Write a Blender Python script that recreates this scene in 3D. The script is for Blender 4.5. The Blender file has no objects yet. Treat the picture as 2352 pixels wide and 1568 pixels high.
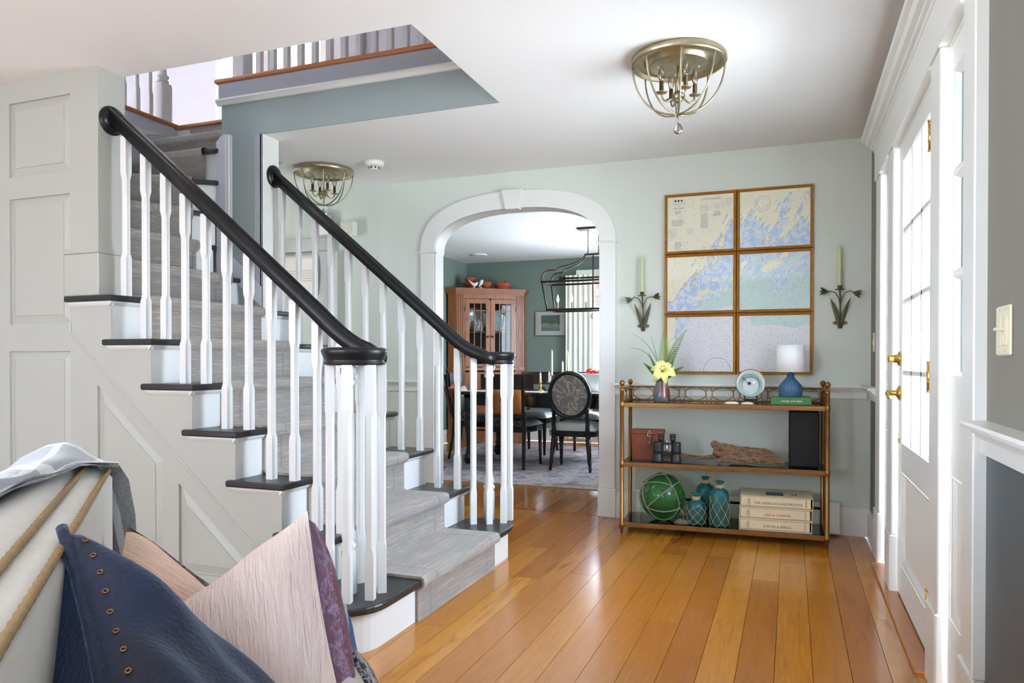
import bpy, math, random
from mathutils import Vector, Matrix, Euler
from mathutils.geometry import tessellate_polygon
random.seed(7)
S = bpy.context.scene
COL = S.collection
PI = math.pi
# ---------------------------------------------------------------- camera
YAW, PIT, ROL, FPX, CYP, HC = -.363369, -.00855724, -.00084784, 1682.858, 843.8435, 1.0722
def cam_axes():
    f = Vector((math.sin(YAW)*math.cos(PIT), math.cos(YAW)*math.cos(PIT), math.sin(PIT)))
    r = Vector((math.cos(YAW), -math.sin(YAW), 0)); d = f.cross(r)
    return math.cos(ROL)*r+math.sin(ROL)*d, -math.sin(ROL)*r+math.cos(ROL)*d, f
CR, CD, CF = cam_axes()
cam = bpy.data.cameras.new('camera'); co = bpy.data.objects.new('camera', cam); COL.objects.link(co)
cam.sensor_width = 36; cam.lens = FPX/2352*36; cam.shift_y = (CYP-784)/2352; cam.clip_start = .02
co.matrix_world = Matrix(((CR.x, -CD.x, -CF.x, 0), (CR.y, -CD.y, -CF.y, 0), (CR.z, -CD.z, -CF.z, HC), (0, 0, 0, 1)))
S.camera = co
def at(u, v, d):                      # pixel and depth along the optical axis -> world point
    return Vector((0, 0, HC)) + (CR*((u-1176)/FPX) + CD*((v-CYP)/FPX) + CF)*d
# ---------------------------------------------------------------- world and light
S.view_settings.view_transform = 'Standard'; S.view_settings.look = 'None'
S.view_settings.gamma = 1; S.view_settings.use_curve_mapping = False
S.view_settings.exposure = EXPOSURE = 1.8
W = bpy.data.worlds.new('daylight'); S.world = W; W.use_nodes = True
nt = W.node_tree; bg = nt.nodes['Background']; bg.inputs[1].default_value = 9.0
tc = nt.nodes.new('ShaderNodeTexCoord'); sx = nt.nodes.new('ShaderNodeSeparateXYZ'); rp = nt.nodes.new('ShaderNodeValToRGB')
mr = nt.nodes.new('ShaderNodeMapRange'); mr.inputs[1].default_value = -1; mr.inputs[2].default_value = 1
nt.links.new(tc.outputs['Generated'], sx.inputs[0]); nt.links.new(sx.outputs[2], mr.inputs[0])
nt.links.new(mr.outputs[0], rp.inputs[0]); nt.links.new(rp.outputs[0], bg.inputs[0])
rp.color_ramp.elements[0].position = .42; rp.color_ramp.elements[0].color = (.83, .93, 1.03, 1)
rp.color_ramp.elements[1].position = .56; rp.color_ramp.elements[1].color = (.80, .95, 1.17, 1)
def portal(name, loc, rot, sx_, sy_):  # daylight portals in the window openings
    l = bpy.data.lights.new(name, 'AREA'); l.shape = 'RECTANGLE'; l.size = sx_; l.size_y = sy_
    l.cycles.is_portal = True
    o = bpy.data.objects.new(name, l); COL.objects.link(o); o.location = loc; o.rotation_euler = rot
portal('daylight_portal_side', (.62, -1.6, 1.4), (0, PI/2, 0), 1.6, 2.6)
portal('daylight_portal_door', (.535, 3.31, 1.34), (0, PI/2, 0), 1.3, .78)
portal('daylight_portal_sidelight', (.535, 2.49, 1.34), (0, PI/2, 0), 1.3, .3)
portal('daylight_portal_living', (-4.6, -1.4, 1.4), (0, -PI/2, 0), 1.5, 2.4)
portal('daylight_portal_front', (-2.65, -3.1, 1.4), (PI/2, 0, 0), 1.1, 1.4)
portal('daylight_portal_hall', (-4.62, 4.02, 1.6), (0, -PI/2, 0), 1.0, .35)
portal('daylight_portal_dining', (-.56, 7.4, 1.5), (0, PI/2, 0), 1.2, 1.2)
portal('daylight_portal_dining_back', (-1.95, 9.46, 1.45), (-PI/2, 0, 0), 1.1, 1.3)
portal('daylight_portal_upstairs', (-5.3, 6.66, 3.9), (-PI/2, 0, 0), 1.4, 1.7)
# ---------------------------------------------------------------- helpers
def lin(c):
    return tuple(((x/255)/12.92 if x/255 <= .04045 else ((x/255+.055)/1.055)**2.4) for x in c)
MATS = {}
class NT:                              # tiny node helper
    def __init__(s, name):
        s.m = bpy.data.materials.new(name); s.m.use_nodes = True; s.t = s.m.node_tree
        s.p = s.t.nodes['Principled BSDF']; MATS[name] = s.m
    def n(s, typ, **kw):
        x = s.t.nodes.new('ShaderNode'+typ)
        for k, v in kw.items():
            if k.startswith('i'):
                x.inputs[int(k[1:])].default_value = v
            else: setattr(x, k, v)
        return x
    def l(s, a, b): s.t.links.new(a, b)
    def math(s, op, a, b=None, clamp=False):
        x = s.n('Math', operation=op, use_clamp=clamp)
        for i, q in enumerate((a, b)):
            if q is None: continue
            if isinstance(q, (int, float)): x.inputs[i].default_value = q
            else: s.l(q, x.inputs[i])
        return x.outputs[0]
    def mix(s, f, a, b, mode='MIX'):
        x = s.n('Mix', data_type='RGBA', blend_type=mode)
        for i, q in ((0, f), (6, a), (7, b)):
            if isinstance(q, (int, float)): x.inputs[i].default_value = q
            elif isinstance(q, (tuple, list)): x.inputs[i].default_value = (*lin(q), 1)
            else: s.l(q, x.inputs[i])
        return x.outputs[2]
    def ramp(s, f, stops, interp='LINEAR'):
        x = s.n('ValToRGB'); r = x.color_ramp; r.interpolation = interp
        while len(r.elements) < len(stops): r.elements.new(.5)
        for e, (p, c) in zip(r.elements, stops):
            e.position = p; e.color = (*lin(c), 1) if isinstance(c, (tuple, list)) else (c, c, c, 1)
        s.l(f, x.inputs[0]); return x.outputs[0]
    def pos(s): return s.n('NewGeometry').outputs['Position']
    def objc(s): return s.n('TexCoord').outputs['Object']
    def gen(s): return s.n('TexCoord').outputs['Generated']
    def vmap(s, v, sc=(1, 1, 1), rot=(0, 0, 0), loc=(0, 0, 0)):
        x = s.n('Mapping'); x.inputs[1].default_value = loc; x.inputs[2].default_value = rot; x.inputs[3].default_value = sc
        s.l(v, x.inputs[0]); return x.outputs[0]
    def noise(s, v, scale, detail=3, rough=.5, dist=0, w=None):
        x = s.n('TexNoise'); x.inputs['Scale'].default_value = scale; x.inputs['Detail'].default_value = detail
        x.inputs['Roughness'].default_value = rough; x.inputs['Distortion'].default_value = dist
        if w is not None:
            x.noise_dimensions = '4D'; s.l(w, x.inputs['W'])
        s.l(v, x.inputs['Vector']); return x.outputs[0]
    def bump(s, h, st=.3, d=.01):
        b = s.n('Bump'); b.inputs['Strength'].default_value = st; b.inputs['Distance'].default_value = d
        s.l(h, b.inputs['Height']); s.l(b.outputs[0], s.p.inputs['Normal'])
    def col(s, c): s.l(c, s.p.inputs['Base Color'])
    def set(s, **kw):
        for k, v in kw.items(): s.p.inputs[k.replace('_', ' ')].default_value = v
        return s
def M(name, c, rough=.5, metal=0, var=.05, scale=6, bump=0, bscale=90, coat=0, stretch=(1, 1, 1), emit=0, sheen=0, coord='objc', spec=.5):
    if name in MATS: return MATS[name]
    k = NT(name); v = k.vmap(getattr(k, coord)(), stretch)
    a = tuple(max(0, x*(1-var)) for x in c); b = tuple(min(255, x*(1+var)) for x in c)
    k.col(k.mix(k.noise(v, scale, 4), a, b)); k.set(Roughness=rough, Metallic=metal)
    k.p.inputs['Specular IOR Level'].default_value = spec
    if coat: k.p.inputs['Coat Weight'].default_value = coat; k.p.inputs['Coat Roughness'].default_value = .1
    if sheen: k.p.inputs['Sheen Weight'].default_value = sheen
    if bump: k.bump(k.noise(v, bscale, 3), bump, .004)
    if emit:
        k.p.inputs['Emission Color'].default_value = (*lin(c), 1); k.p.inputs['Emission Strength'].default_value = emit
    return k.m
def glass(name, c=(255, 255, 255), refl=.08, rough=.02):   # thin pane: clear with a surface reflection
    k = NT(name); o = k.t.nodes['Material Output']; tr = k.n('BsdfTransparent'); gl = k.n('BsdfGlossy')
    tr.inputs[0].default_value = (*lin(c), 1); gl.inputs['Roughness'].default_value = rough
    lw = k.n('LayerWeight'); lw.inputs[0].default_value = .25; mx = k.n('MixShader')
    f = k.math('MULTIPLY_ADD', lw.outputs['Fresnel'], .8); f.node.inputs[2].default_value = refl*.3
    k.l(f, mx.inputs[0]); k.l(tr.outputs[0], mx.inputs[1]); k.l(gl.outputs[0], mx.inputs[2]); k.l(mx.outputs[0], o.inputs[0])
    return k.m
class G:                               # geometry collector -> one mesh object
    def __init__(s): s.v = []; s.f = []; s.s = []; s.T = Matrix()
    def add(s, v, f, smooth=False):
        b = len(s.v); s.v += [tuple(s.T @ Vector(p)) for p in v]
        s.f += [tuple(i+b for i in q) for q in f]; s.s += [smooth]*len(f); return s
    def box(s, x0, y0, z0, x1, y1, z1, b=0):
        if x0 > x1: x0, x1 = x1, x0
        if y0 > y1: y0, y1 = y1, y0
        if z0 > z1: z0, z1 = z1, z0
        if b <= 0:
            v = [(x, y, z) for x in (x0, x1) for y in (y0, y1) for z in (z0, z1)]
            return s.add(v, [(0, 1, 3, 2), (4, 6, 7, 5), (0, 4, 5, 1), (2, 3, 7, 6), (0, 2, 6, 4), (1, 5, 7, 3)])
        b = min(b, (x1-x0)*.49, (y1-y0)*.49, (z1-z0)*.49)
        import bmesh
        bm = bmesh.new(); bmesh.ops.create_cube(bm, size=1)
        for q in bm.verts: q.co = Vector(((x0+x1)/2+q.co.x*(x1-x0), (y0+y1)/2+q.co.y*(y1-y0), (z0+z1)/2+q.co.z*(z1-z0)))
        bmesh.ops.bevel(bm, geom=bm.edges[:], offset=b, segments=2 if b > .006 else 1, profile=.5, affect='EDGES')
        bm.verts.index_update(); v = [tuple(q.co) for q in bm.verts]; f = [tuple(q.index for q in w.verts) for w in bm.faces]; bm.free()
        return s.add(v, f)
    def prism(s, poly, ax, a, b, smooth=False):   # 2D outline extruded along an axis
        def P(p, t): return {'z': (p[0], p[1], t), 'y': (p[0], t, p[1]), 'x': (t, p[0], p[1])}[ax]
        n = len(poly); v = [P(p, a) for p in poly]+[P(p, b) for p in poly]
        f = [tuple(range(n)), tuple(range(2*n-1, n-1, -1))]
        s.add(v, f); return s.add(v, [(i, i+n, (i+1) % n+n, (i+1) % n) for i in range(n)], smooth)
    def lathe(s, prof, c=(0, 0, 0), n=20, smooth=True, axis=None, wob=None):
        v = []; c = Vector(c)
        Q = Vector((0, 0, 1)).rotation_difference(Vector(axis)).to_matrix() if axis else Matrix.Identity(3)
        for r, z in prof:
            for i in range(n):
                a = 2*PI*i/n; rr = r*(wob(a, z) if wob else 1)
                v.append(tuple(c+Q @ Vector((rr*math.cos(a), rr*math.sin(a), z))))
        f = [(j*n+i, j*n+(i+1) % n, (j+1)*n+(i+1) % n, (j+1)*n+i) for j in range(len(prof)-1) for i in range(n)]
        if prof[0][0] > 1e-6: f.append(tuple(range(n-1, -1, -1)))
        if prof[-1][0] > 1e-6: f.append(tuple(range((len(prof)-1)*n, len(prof)*n)))
        return s.add(v, f, smooth)
    def cyl(s, p0, p1, r0, r1=None, n=12):
        p0 = Vector(p0); p1 = Vector(p1); L = (p1-p0).length
        return s.lathe([(r0, 0), (r0 if r1 is None else r1, L)], p0, n, True, (p1-p0).normalized())
    def ball(s, c, r, n=14, sz=1):
        k = 8; return s.lathe([(max(r*math.sin(PI*i/k), 0), -r*sz*math.cos(PI*i/k)) for i in range(k+1)], c, n)
    def sweep(s, pts, prof, closed=False, up=None, smooth=True, scale=None):  # profile (lateral, normal) along a path
        pts = [Vector(p) for p in pts]; n = len(pts); m = len(prof); v = []; prev = None
        for i, p in enumerate(pts):
            t = (pts[(i+1) % n]-pts[i-1]) if (closed or 0 < i < n-1) else (pts[1]-pts[0] if i == 0 else pts[-1]-pts[-2])
            t.normalize()
            if up is not None: a = t.cross(Vector(up)).normalized()
            elif prev is None:
                a = t.cross(Vector((0, 0, 1)) if abs(t.z) < .9 else Vector((1, 0, 0))).normalized()
            else: a = (prev-t*prev.dot(t)).normalized()
            prev = a; b = a.cross(t); k = scale[i] if scale else 1
            v += [tuple(p+a*(q[0]*k)+b*(q[1]*k)) for q in prof]
        f = [(i*m+j, i*m+(j+1) % m, ((i+1) % n)*m+(j+1) % m, ((i+1) % n)*m+j) for i in range(n if closed else n-1) for j in range(m)]
        if not closed: f += [tuple(range(m-1, -1, -1)), tuple(range((n-1)*m, n*m))]
        return s.add(v, f, smooth)
    def tube(s, pts, r, n=8, closed=False, scale=None):
        return s.sweep(pts, [(r*math.cos(2*PI*i/n), r*math.sin(2*PI*i/n)) for i in range(n)], closed, None, True, scale)
    def grid(s, rows, smooth=True, wrap=False):
        m = len(rows[0]); v = [p for r in rows for p in r]
        return s.add(v, [(i*m+j, i*m+(j+1) % m, (i+1)*m+(j+1) % m, (i+1)*m+j) for i in range(len(rows)-1) for j in range(m if wrap else m-1)], smooth)
    def sheet(s, outer, holes, ax, t):            # flat face with holes
        polys = [[Vector((p[0], p[1], 0)) for p in q] for q in [outer]+holes]
        flat = [p for q in polys for p in q]
        def P(p): return {'z': (p.x, p.y, t), 'y': (p.x, t, p.y), 'x': (t, p.x, p.y)}[ax]
        return s.add([P(p) for p in flat], [tuple(q) for q in tessellate_polygon(polys)])
    def o(s, name, mat, parent=None, loc=None, rot=None, mod=None):
        off = OFF.get(parent.name, Vector()) if parent else Vector()
        me = bpy.data.meshes.new(name); me.from_pydata([tuple(Vector(p)-off) for p in s.v], [], s.f)
        me.polygons.foreach_set('use_smooth', s.s); me.materials.append(MATS[mat] if isinstance(mat, str) else mat)
        import bmesh
        bm = bmesh.new(); bm.from_mesh(me); bmesh.ops.recalc_face_normals(bm, faces=bm.faces); bm.to_mesh(me); bm.free(); me.update()
        ob = bpy.data.objects.new(name, me); COL.objects.link(ob); ob.parent = parent
        if loc: ob.location = loc
        if rot: ob.rotation_euler = rot
        OFF[ob.name] = off
        return ob
OFF = {}
def tag(o, label=None, cat=None, group=None, kind=None):
    for k, v in (('label', label), ('category', cat), ('group', group), ('kind', kind)):
        if v: o[k] = v
    return o
def thing(name, label=None, cat=None, loc=(0, 0, 0), rz=0, group=None, kind=None, wc=False):
    o = bpy.data.objects.new(name, None); COL.objects.link(o); o.location = loc; o.rotation_euler = (0, 0, rz)
    o.empty_display_size = .05
    if wc: OFF[o.name] = Vector(loc)              # parts given in world coordinates
    return tag(o, label, cat, group, kind)
def dup(o, loc=None, rz=None, label=None, group=None, parent=None):
    c = o.copy(); COL.objects.link(c); c.parent = parent
    if loc is not None: c.location = loc
    if rz is not None: c.rotation_euler = (0, 0, rz)
    if label: c['label'] = label
    if group: c['group'] = group
    for ch in list(o.children): dup(ch, parent=c)
    return c
def text(body, size, mat, parent, mtx, name='lettering', align='CENTER', sx=1):
    cu = bpy.data.curves.new('t', 'FONT'); cu.body = body; cu.size = size; cu.align_x = align; cu.align_y = 'CENTER'
    cu.extrude = .0002; cu.resolution_u = 2
    t = bpy.data.objects.new('t', cu); COL.objects.link(t)
    me = bpy.data.meshes.new_from_object(t); bpy.data.objects.remove(t)
    off = OFF.get(parent.name, Vector()) if parent else Vector()
    me.transform(Matrix.Translation(-off) @ mtx @ Matrix.Diagonal((sx, 1, 1, 1))); me.materials.clear(); me.materials.append(MATS[mat])
    me.name = name; o = bpy.data.objects.new(name, me); COL.objects.link(o); o.parent = parent; return o
def rect(x0, z0, x1, z1): return [(x0, z0), (x1, z0), (x1, z1), (x0, z1)]
def arc(cx, cy, r, a0, a1, n): return [(cx+r*math.cos(a0+(a1-a0)*i/n), cy+r*math.sin(a0+(a1-a0)*i/n)) for i in range(n+1)]
# ---------------------------------------------------------------- materials
M('white_trim', (229, 228, 222), .32, var=.012, scale=3)
M('stair_white', (224, 224, 221), .3, var=.01, scale=3)
M('panel_shade_white', (176, 175, 166), .4, var=.012, scale=2)  # same white as the trim, darkened to carry the panelling's shade
M('ceiling_white', (238, 238, 236), .9, var=.008, scale=2)
M('sage_wall', (213, 217, 206), .75, var=.012, scale=2, bump=.05, bscale=300)
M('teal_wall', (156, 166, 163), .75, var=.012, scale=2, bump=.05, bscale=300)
M('right_wall', (130, 125, 115), .7, var=.012, scale=2, bump=.05, bscale=300)
M('slate_wall', (84, 92, 97), .45, var=.02, scale=2, bump=.06, bscale=200)
M('dining_wall', (118, 131, 122), .7, var=.015, scale=2, bump=.05, bscale=300)
M('lilac_white', (208, 208, 216), .5, var=.01)
M('fascia_and_shade_grey', (170, 174, 180), .5, var=.01)
M('pink_paint', (222, 196, 190), .6, var=.01)
M('black_paint', (44, 43, 43), .33, var=.08, scale=12)
M('black_gloss', (18, 19, 22), .36, var=.08, scale=12, coat=.06, spec=.4)
M('ledge_wood', (176, 108, 52), .3, var=.14, scale=5, stretch=(1, 14, 14), coat=.3)
M('brass', (214, 176, 88), .2, 1, var=.05)
M('ivory_plastic', (222, 212, 182), .35, var=.015)
M('white_plastic', (236, 234, 226), .4, var=.015)
M('dark_gap', (24, 24, 24), .8)
M('silver_leaf', (176, 166, 138), .36, 1, var=.16, scale=26)
M('bronze_metal', (150, 108, 62), .34, .9, var=.12, scale=20)
M('iron_brown', (52, 36, 30), .4, .6, var=.15, scale=20)
M('ebony', (26, 23, 24), .25, var=.15, scale=9, coat=.3)
M('espresso', (46, 30, 26), .3, var=.15, scale=9, stretch=(1, 1, 6), coat=.2)
M('gilt_frame', (186, 133, 58), .38, .55, var=.14, scale=18)
M('verdigris', (94, 92, 70), .55, .5, var=.2, scale=40)
M('wax_green', (205, 210, 160), .45, var=.02)
M('wax_cream', (232, 222, 196), .45, var=.02)
M('wax_yellow', (236, 214, 110), .45, var=.02)
M('wax_white', (236, 236, 232), .45, var=.02)
M('terracotta', (172, 84, 54), .85, var=.12, scale=14, bump=.1)
M('porcelain', (234, 236, 238), .15, var=.02, coat=.5)
M('bulb_white', (255, 246, 228), .4, emit=1.2)
M('leaf_green', (70, 116, 52), .45, var=.18, scale=30)
M('fern_green', (116, 160, 86), .5, var=.15, scale=30)
M('grass_green', (58, 92, 52), .5, var=.15, scale=30)
M('white_cord', (225, 222, 212), .5)
M('ink_black', (30, 28, 30), .6)
M('ink_blue', (60, 62, 92), .6)
M('ink_red', (168, 62, 40), .6)
M('ink_brown', (92, 52, 36), .6)
M('ink_gold', (214, 176, 96), .6)
M('ink_faint', (226, 206, 172), .6)
M('ink_white', (240, 240, 232), .6)
glass('window_glass', refl=.1)
glass('sidelight_glass', (166, 172, 174), refl=.1)
glass('shelf_glass', (196, 212, 206), refl=.35, rough=.03)
glass('cabinet_glass', (235, 240, 240), refl=.04)
glass('clear_bulb', (236, 232, 222), refl=.5)
glass('crystal', (232, 236, 238), refl=.9)
def floor_mat(name, dark=0, xdir=False):
    k = NT(name); oi = k.n('ObjectInfo').outputs['Random']; w = k.math('MULTIPLY', oi, 40)
    p = k.pos()
    g1 = k.noise(k.vmap(p, (9, .9, 9)), 2.2, 4, .55, 1.2, w)       # flowing grain
    g2 = k.noise(k.vmap(p, (60, 3, 60)), 2.0, 3, .6, .4, w)        # fine grain
    base = k.ramp(oi, [(0, (182, 114, 30)), (.25, (204, 140, 48)), (.5, (172, 103, 27)), (.75, (194, 129, 40)), (1, (162, 92, 24))])
    heart = k.ramp(g1, [(.5, 0.), (.68, 1.)])
    hs = k.ramp(k.math('FRACT', k.math('MULTIPLY', oi, 7.3)), [(.45, .12), (.85, .75)])
    c = k.mix(k.math('MULTIPLY', heart, hs), base, (130, 64, 14))
    c = k.mix(k.ramp(g2, [(.35, 0.), (.75, .35)]), c, (140, 76, 18))
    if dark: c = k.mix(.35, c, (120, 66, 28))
    k.col(c); k.set(Roughness=.22); k.p.inputs['Coat Weight'].default_value = .15; k.p.inputs['Coat Roughness'].default_value = .12
    k.bump(g2, .05, .002); return k.m
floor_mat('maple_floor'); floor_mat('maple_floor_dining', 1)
def runner_mat():
    k = NT('runner_wool'); p = k.pos()
    a = k.noise(k.vmap(p, (90, 3, 90)), 1.6, 4, .6, .3); b = k.noise(k.vmap(p, (14, 1.2, 14)), 1.2, 2); f = k.noise(p, 320, 2)
    c = k.ramp(a, [(.3, (126, 124, 120)), (.42, (168, 158, 144)), (.52, (148, 144, 138)), (.6, (196, 178, 160)), (.72, (188, 160, 140))])
    c = k.mix(k.ramp(b, [(.4, 0.), (.65, .35)]), c, (134, 138, 142))
    s = k.n('SeparateXYZ'); k.l(p, s.inputs[0]); y = s.outputs[1]
    for yy in (2.785, 3.395):                                      # the woven border lines
        d = k.math('ABSOLUTE', k.math('SUBTRACT', y, yy)); c = k.mix(k.math('MULTIPLY', k.math('LESS_THAN', d, .004), .55), c, (92, 106, 124))
    edge = k.math('LESS_THAN', y, 2.70); c = k.mix(k.math('MULTIPLY', edge, .5), c, (180, 168, 152))
    k.col(c); k.set(Roughness=.95); k.p.inputs['Sheen Weight'].default_value = .25; k.bump(k.math('ADD', a, f), .8, .005)
runner_mat()
# ================================================================ the setting
YB, XR, ZC, ZF = 4.963, .458, 2.44, 2.79        # back wall, right wall, ceiling, upper floor
def struct(g, name, mat, parent=None):
    o = g.o(name, mat, parent)
    if parent is None: o['kind'] = 'structure'
    return o
fl = struct(G().box(-4.6, -3.1, -.14, .6, 9.6, -.0135), 'floor', 'maple_floor')
# ---- floor boards, each its own piece
def boards(x0, x1, y0, y1, mat, lmin, lmax, skip=None, base=.2, wdt=.1243):
    k = math.floor((x0-base)/wdt)
    while base+k*wdt < x1:
        a = max(base+k*wdt, x0); b = min(base+(k+1)*wdt, x1); k += 1
        if b-a < .01: continue
        y = y0
        while y < y1-.02:
            e = y+random.uniform(lmin, lmax)*(.6 if y == y0 else 1)
            if y1-e < .35: e = y1
            if not (skip and skip((a+b)/2, y, e)):
                g = G(); c = .0009
                v = [(a+.0004, y+.0004, -.013), (b-.0004, y+.0004, -.013), (b-.0004, e-.0004, -.013), (a+.0004, e-.0004, -.013),
                     (a+c, y+c, 0), (b-c, y+c, 0), (b-c, e-c, 0), (a+c, e-c, 0)]
                g.add(v, [(4, 5, 6, 7), (0, 1, 5, 4), (1, 2, 6, 5), (2, 3, 7, 6), (3, 0, 4, 7)])
                g.o('floorboard', mat, fl)
            y = e
boards(-2.62, .43, .9, 4.955, 'maple_floor', 1.0, 2.6, lambda x, y, e: x < -1.5 and e < 3.86)
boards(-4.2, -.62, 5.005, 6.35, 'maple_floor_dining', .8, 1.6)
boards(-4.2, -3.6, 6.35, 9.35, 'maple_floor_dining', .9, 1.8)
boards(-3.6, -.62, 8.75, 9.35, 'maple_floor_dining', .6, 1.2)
tag(G().box(-2.5, 4.955, -.013, -1.24, 5.005, .003, .002).o('trim_1', 'maple_floor'), kind='structure')       # doorway threshold strip
tag(G().box(.40, 2.83, -.013, .47, 4.3, .012, .004).o('trim_2', 'ledge_wood'), kind='structure')              # entry door sill
# ---- ceiling with the stairwell opening
c = G()
c.box(-4.4, -3.05, ZC, XR+.2, 2.646, ZF-.02)
c.box(-1.445, 2.646, ZC, XR+.2, 3.614, ZF-.02)
c.box(-3.295, 3.614, ZC, XR+.2, YB+.13, ZF-.02)
c.box(-4.6, 4.19, ZC, -3.295, YB+.13, ZF-.02)
struct(c, 'ceiling', 'ceiling_white')
struct(G().box(-4.6, YB+.13, ZC, -.3, 9.6, ZC+.1), 'ceiling', 'ceiling_white')
# ---- back wall with the arched doorway
XA, HW, RI, HO, RO, ZS = -1.8715, .6345, .285, .748, .397, 1.9
def arch(hw, rise, zs, n=28, e=2.45):
    r = []
    for i in range(n+1):
        t = PI-PI*i/n; cx, sx_ = math.cos(t), math.sin(t)
        r.append((XA+hw*math.copysign(abs(cx)**(2/e), cx), zs+rise*max(sx_, 0)**(2/e)))
    return r
ai = arch(HW, RI, ZS-.01); ao = arch(HO, RO, ZS)
hole = [(XA-HW, 0)]+ai+[(XA+HW, 0)]
w = G()
outl = [(-4.6, 0)]+hole+[(XR, 0), (XR, ZC), (-4.6, ZC)]
w.sheet(outl, [], 'y', YB)
wb = struct(w, 'wall_back', 'sage_wall')
w = G(); w.sheet([(-4.6, 0)]+hole+[(.6, 0), (.6, ZC), (-4.6, ZC)], [], 'y', YB+.13)
struct(w, 'wall_dining_front', 'dining_wall')
tr = thing('trim_3', kind='structure')                              # arch casing and jamb lining
g = G(); n = len(hole)
g.add([(p[0], YB-.012, p[1]) for p in hole]+[(p[0], YB+.135, p[1]) for p in hole], [(i, i+1, i+1+n, i+n) for i in range(n-1)], True)
g.o('jamb_lining', 'white_trim', tr)
g = G(); m = len(ai)
for y0, y1 in ((YB-.024, YB), (YB+.13, YB+.15)):
    v = [(p[0], y0, p[1]) for p in ai]+[(p[0], y0, p[1]) for p in ao]+[(p[0], y1, p[1]) for p in ai]+[(p[0], y1, p[1]) for p in ao]
    f = []
    for i in range(m-1): f += [(i, i+1, m+i+1, m+i), (2*m+i, 3*m+i, 3*m+i+1, 2*m+i+1), (m+i, m+i+1, 3*m+i+1, 3*m+i), (i, 2*m+i, 2*m+i+1, i+1)]
    g.add(v, f)
g.o('arch_casing', 'white_trim', tr)
for sgn in (-1, 1):
    a, b = XA+sgn*HW, XA+sgn*HO
    G().box(a, YB-.024, .2, b, YB, ZS, .003).o('casing_leg', 'white_trim', tr)
    G().box(a-sgn*.006, YB-.032, 0, b+sgn*.006, YB+.002, .2, .004).o('plinth_block', 'white_trim', tr)
    G().box(a-sgn*.02, YB-.036, ZS-.016, b+sgn*.014, YB+.002, ZS, .004).o('impost_strip', 'white_trim', tr)
G().prism([(XA-.05, 2.165), (XA+.05, 2.165), (XA+.08, 2.302), (XA-.08, 2.302)], 'y', YB-.05, YB+.004).o('keystone', 'white_trim', tr)
# ---- chair rails and baseboards
def rail_profile(): return [(0, .845), (.016, .845), (.016, .882), (.024, .884), (.028, .893), (.036, .897), (.040, .906), (.058, .91), (.060, .918), (.056, .925), (0, .925)]
def rail(name, axis, a, b, base, sgn, mat='white_trim'):
    g = G(); P = [(base+sgn*d, z) for d, z in rail_profile()]
    if axis == 'x': g.prism(P, 'x', a, b)
    else: g.prism(P, 'y', a, b)
    return tag(g.o(name, mat), kind='structure')
def railx(name, x0, x1, y, s): return rail(name, 'x', x0, x1, y, s)
railx('trim_4', XA+HO, XR-.02, YB, -1); railx('trim_5', -3.34, XA-HO, YB, -1)
rail('trim_6', 'y', 4.5, YB, XR, -1); rail('trim_7', 'y', -3.0, 2.125, XR, -1)
def base(name, axis, a, b, w_, s):
    pr = [(0, 0), (.016, 0), (.016, .14), (.012, .15), (.011, .162), (.006, .17), (0, .17)]
    return tag(G().prism([(w_+s*d, z) for d, z in pr], axis, a, b).o(name, 'white_trim'), kind='structure')
base('baseboard_back', 'x', XA+HO, XR, YB, -1); base('baseboard_back', 'x', -3.34, XA-HO, YB, -1)
base('baseboard_right', 'y', 4.5, YB, XR, -1); base('baseboard_right', 'y', -3, 2.145, XR, -1)
# ---- right wall (entry door unit sits in its opening)
def wall_r(name, mat, rects):
    g = G()
    for r in rects: g.box(XR, r[0], r[1], XR+.16, r[2], r[3])
    return struct(g, name, mat)
wall_r('wall_right', 'right_wall', [(4.40, .9, YB+.13, ZC), (.8, .9, 2.2, ZC), (2.2, 2.16, 4.40, ZC), (-2.9, 2.2, -.3, ZC), (-.3, .9, .8, ZC), (-3.1, .9, -2.9, ZC)])
wall_r('wall_right_lower', 'slate_wall', [(4.40, 0, YB+.13, .9), (-.3, 0, 2.2, .9), (-2.9, 0, -.3, .6), (-3.1, 0, -2.9, .9)])
wv = thing('window_4', kind='structure')
for a in (-2.9, -1.63, -.35): G().box(XR-.01, a-.03, .6, XR+.1, a+.05, 2.2, .004).o('window_mullion', 'white_trim', wv)
for z in (.6, 1.36, 2.13): G().box(XR-.01, -2.9, z, XR+.1, -.3, z+.07, .004).o('window_rail', 'white_trim', wv)
for a in (-2.85, -1.58): G().box(XR+.05, a, .67, XR+.055, a+1.22, 2.13).o('pane', 'window_glass', wv)
# living room side behind the camera: walls with windows added for light
g = G(); g.sheet(rect(-3.1, 0, 2.5, ZC), [rect(-2.6, .65, -.2, 2.15)], 'x', -4.4); g.sheet(rect(-3.1, 0, 2.5, ZC), [rect(-2.6, .65, -.2, 2.15)], 'x', -4.52); struct(g, 'wall_left', 'right_wall')
wn = thing('added_window_5', kind='structure')  # unseen window, added to brighten the left ceiling and panelling
for a in (-2.64, -1.44, -.24): G().box(-4.54, a, .6, -4.38, a+.08, 2.2, .004).o('window_mullion', 'white_trim', wn)
for z in (.6, 1.37, 2.13): G().box(-4.54, -2.64, z, -4.38, -.16, z+.07, .004).o('window_rail', 'white_trim', wn)
for a in (-2.56, -1.36): G().box(-4.47, a, .67, -4.465, a+1.12, 2.13).o('pane', 'window_glass', wn)
g = G()
for y in (-3.0, -3.14): g.sheet(rect(-4.55, 0, XR+.2, ZC), [rect(-3.2, .7, -2.1, 2.1)], 'y', y)
struct(g, 'wall_front', 'right_wall'); wn = thing('added_window_9', kind='structure')  # unseen window, added for more light on cushions and ceiling
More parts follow.
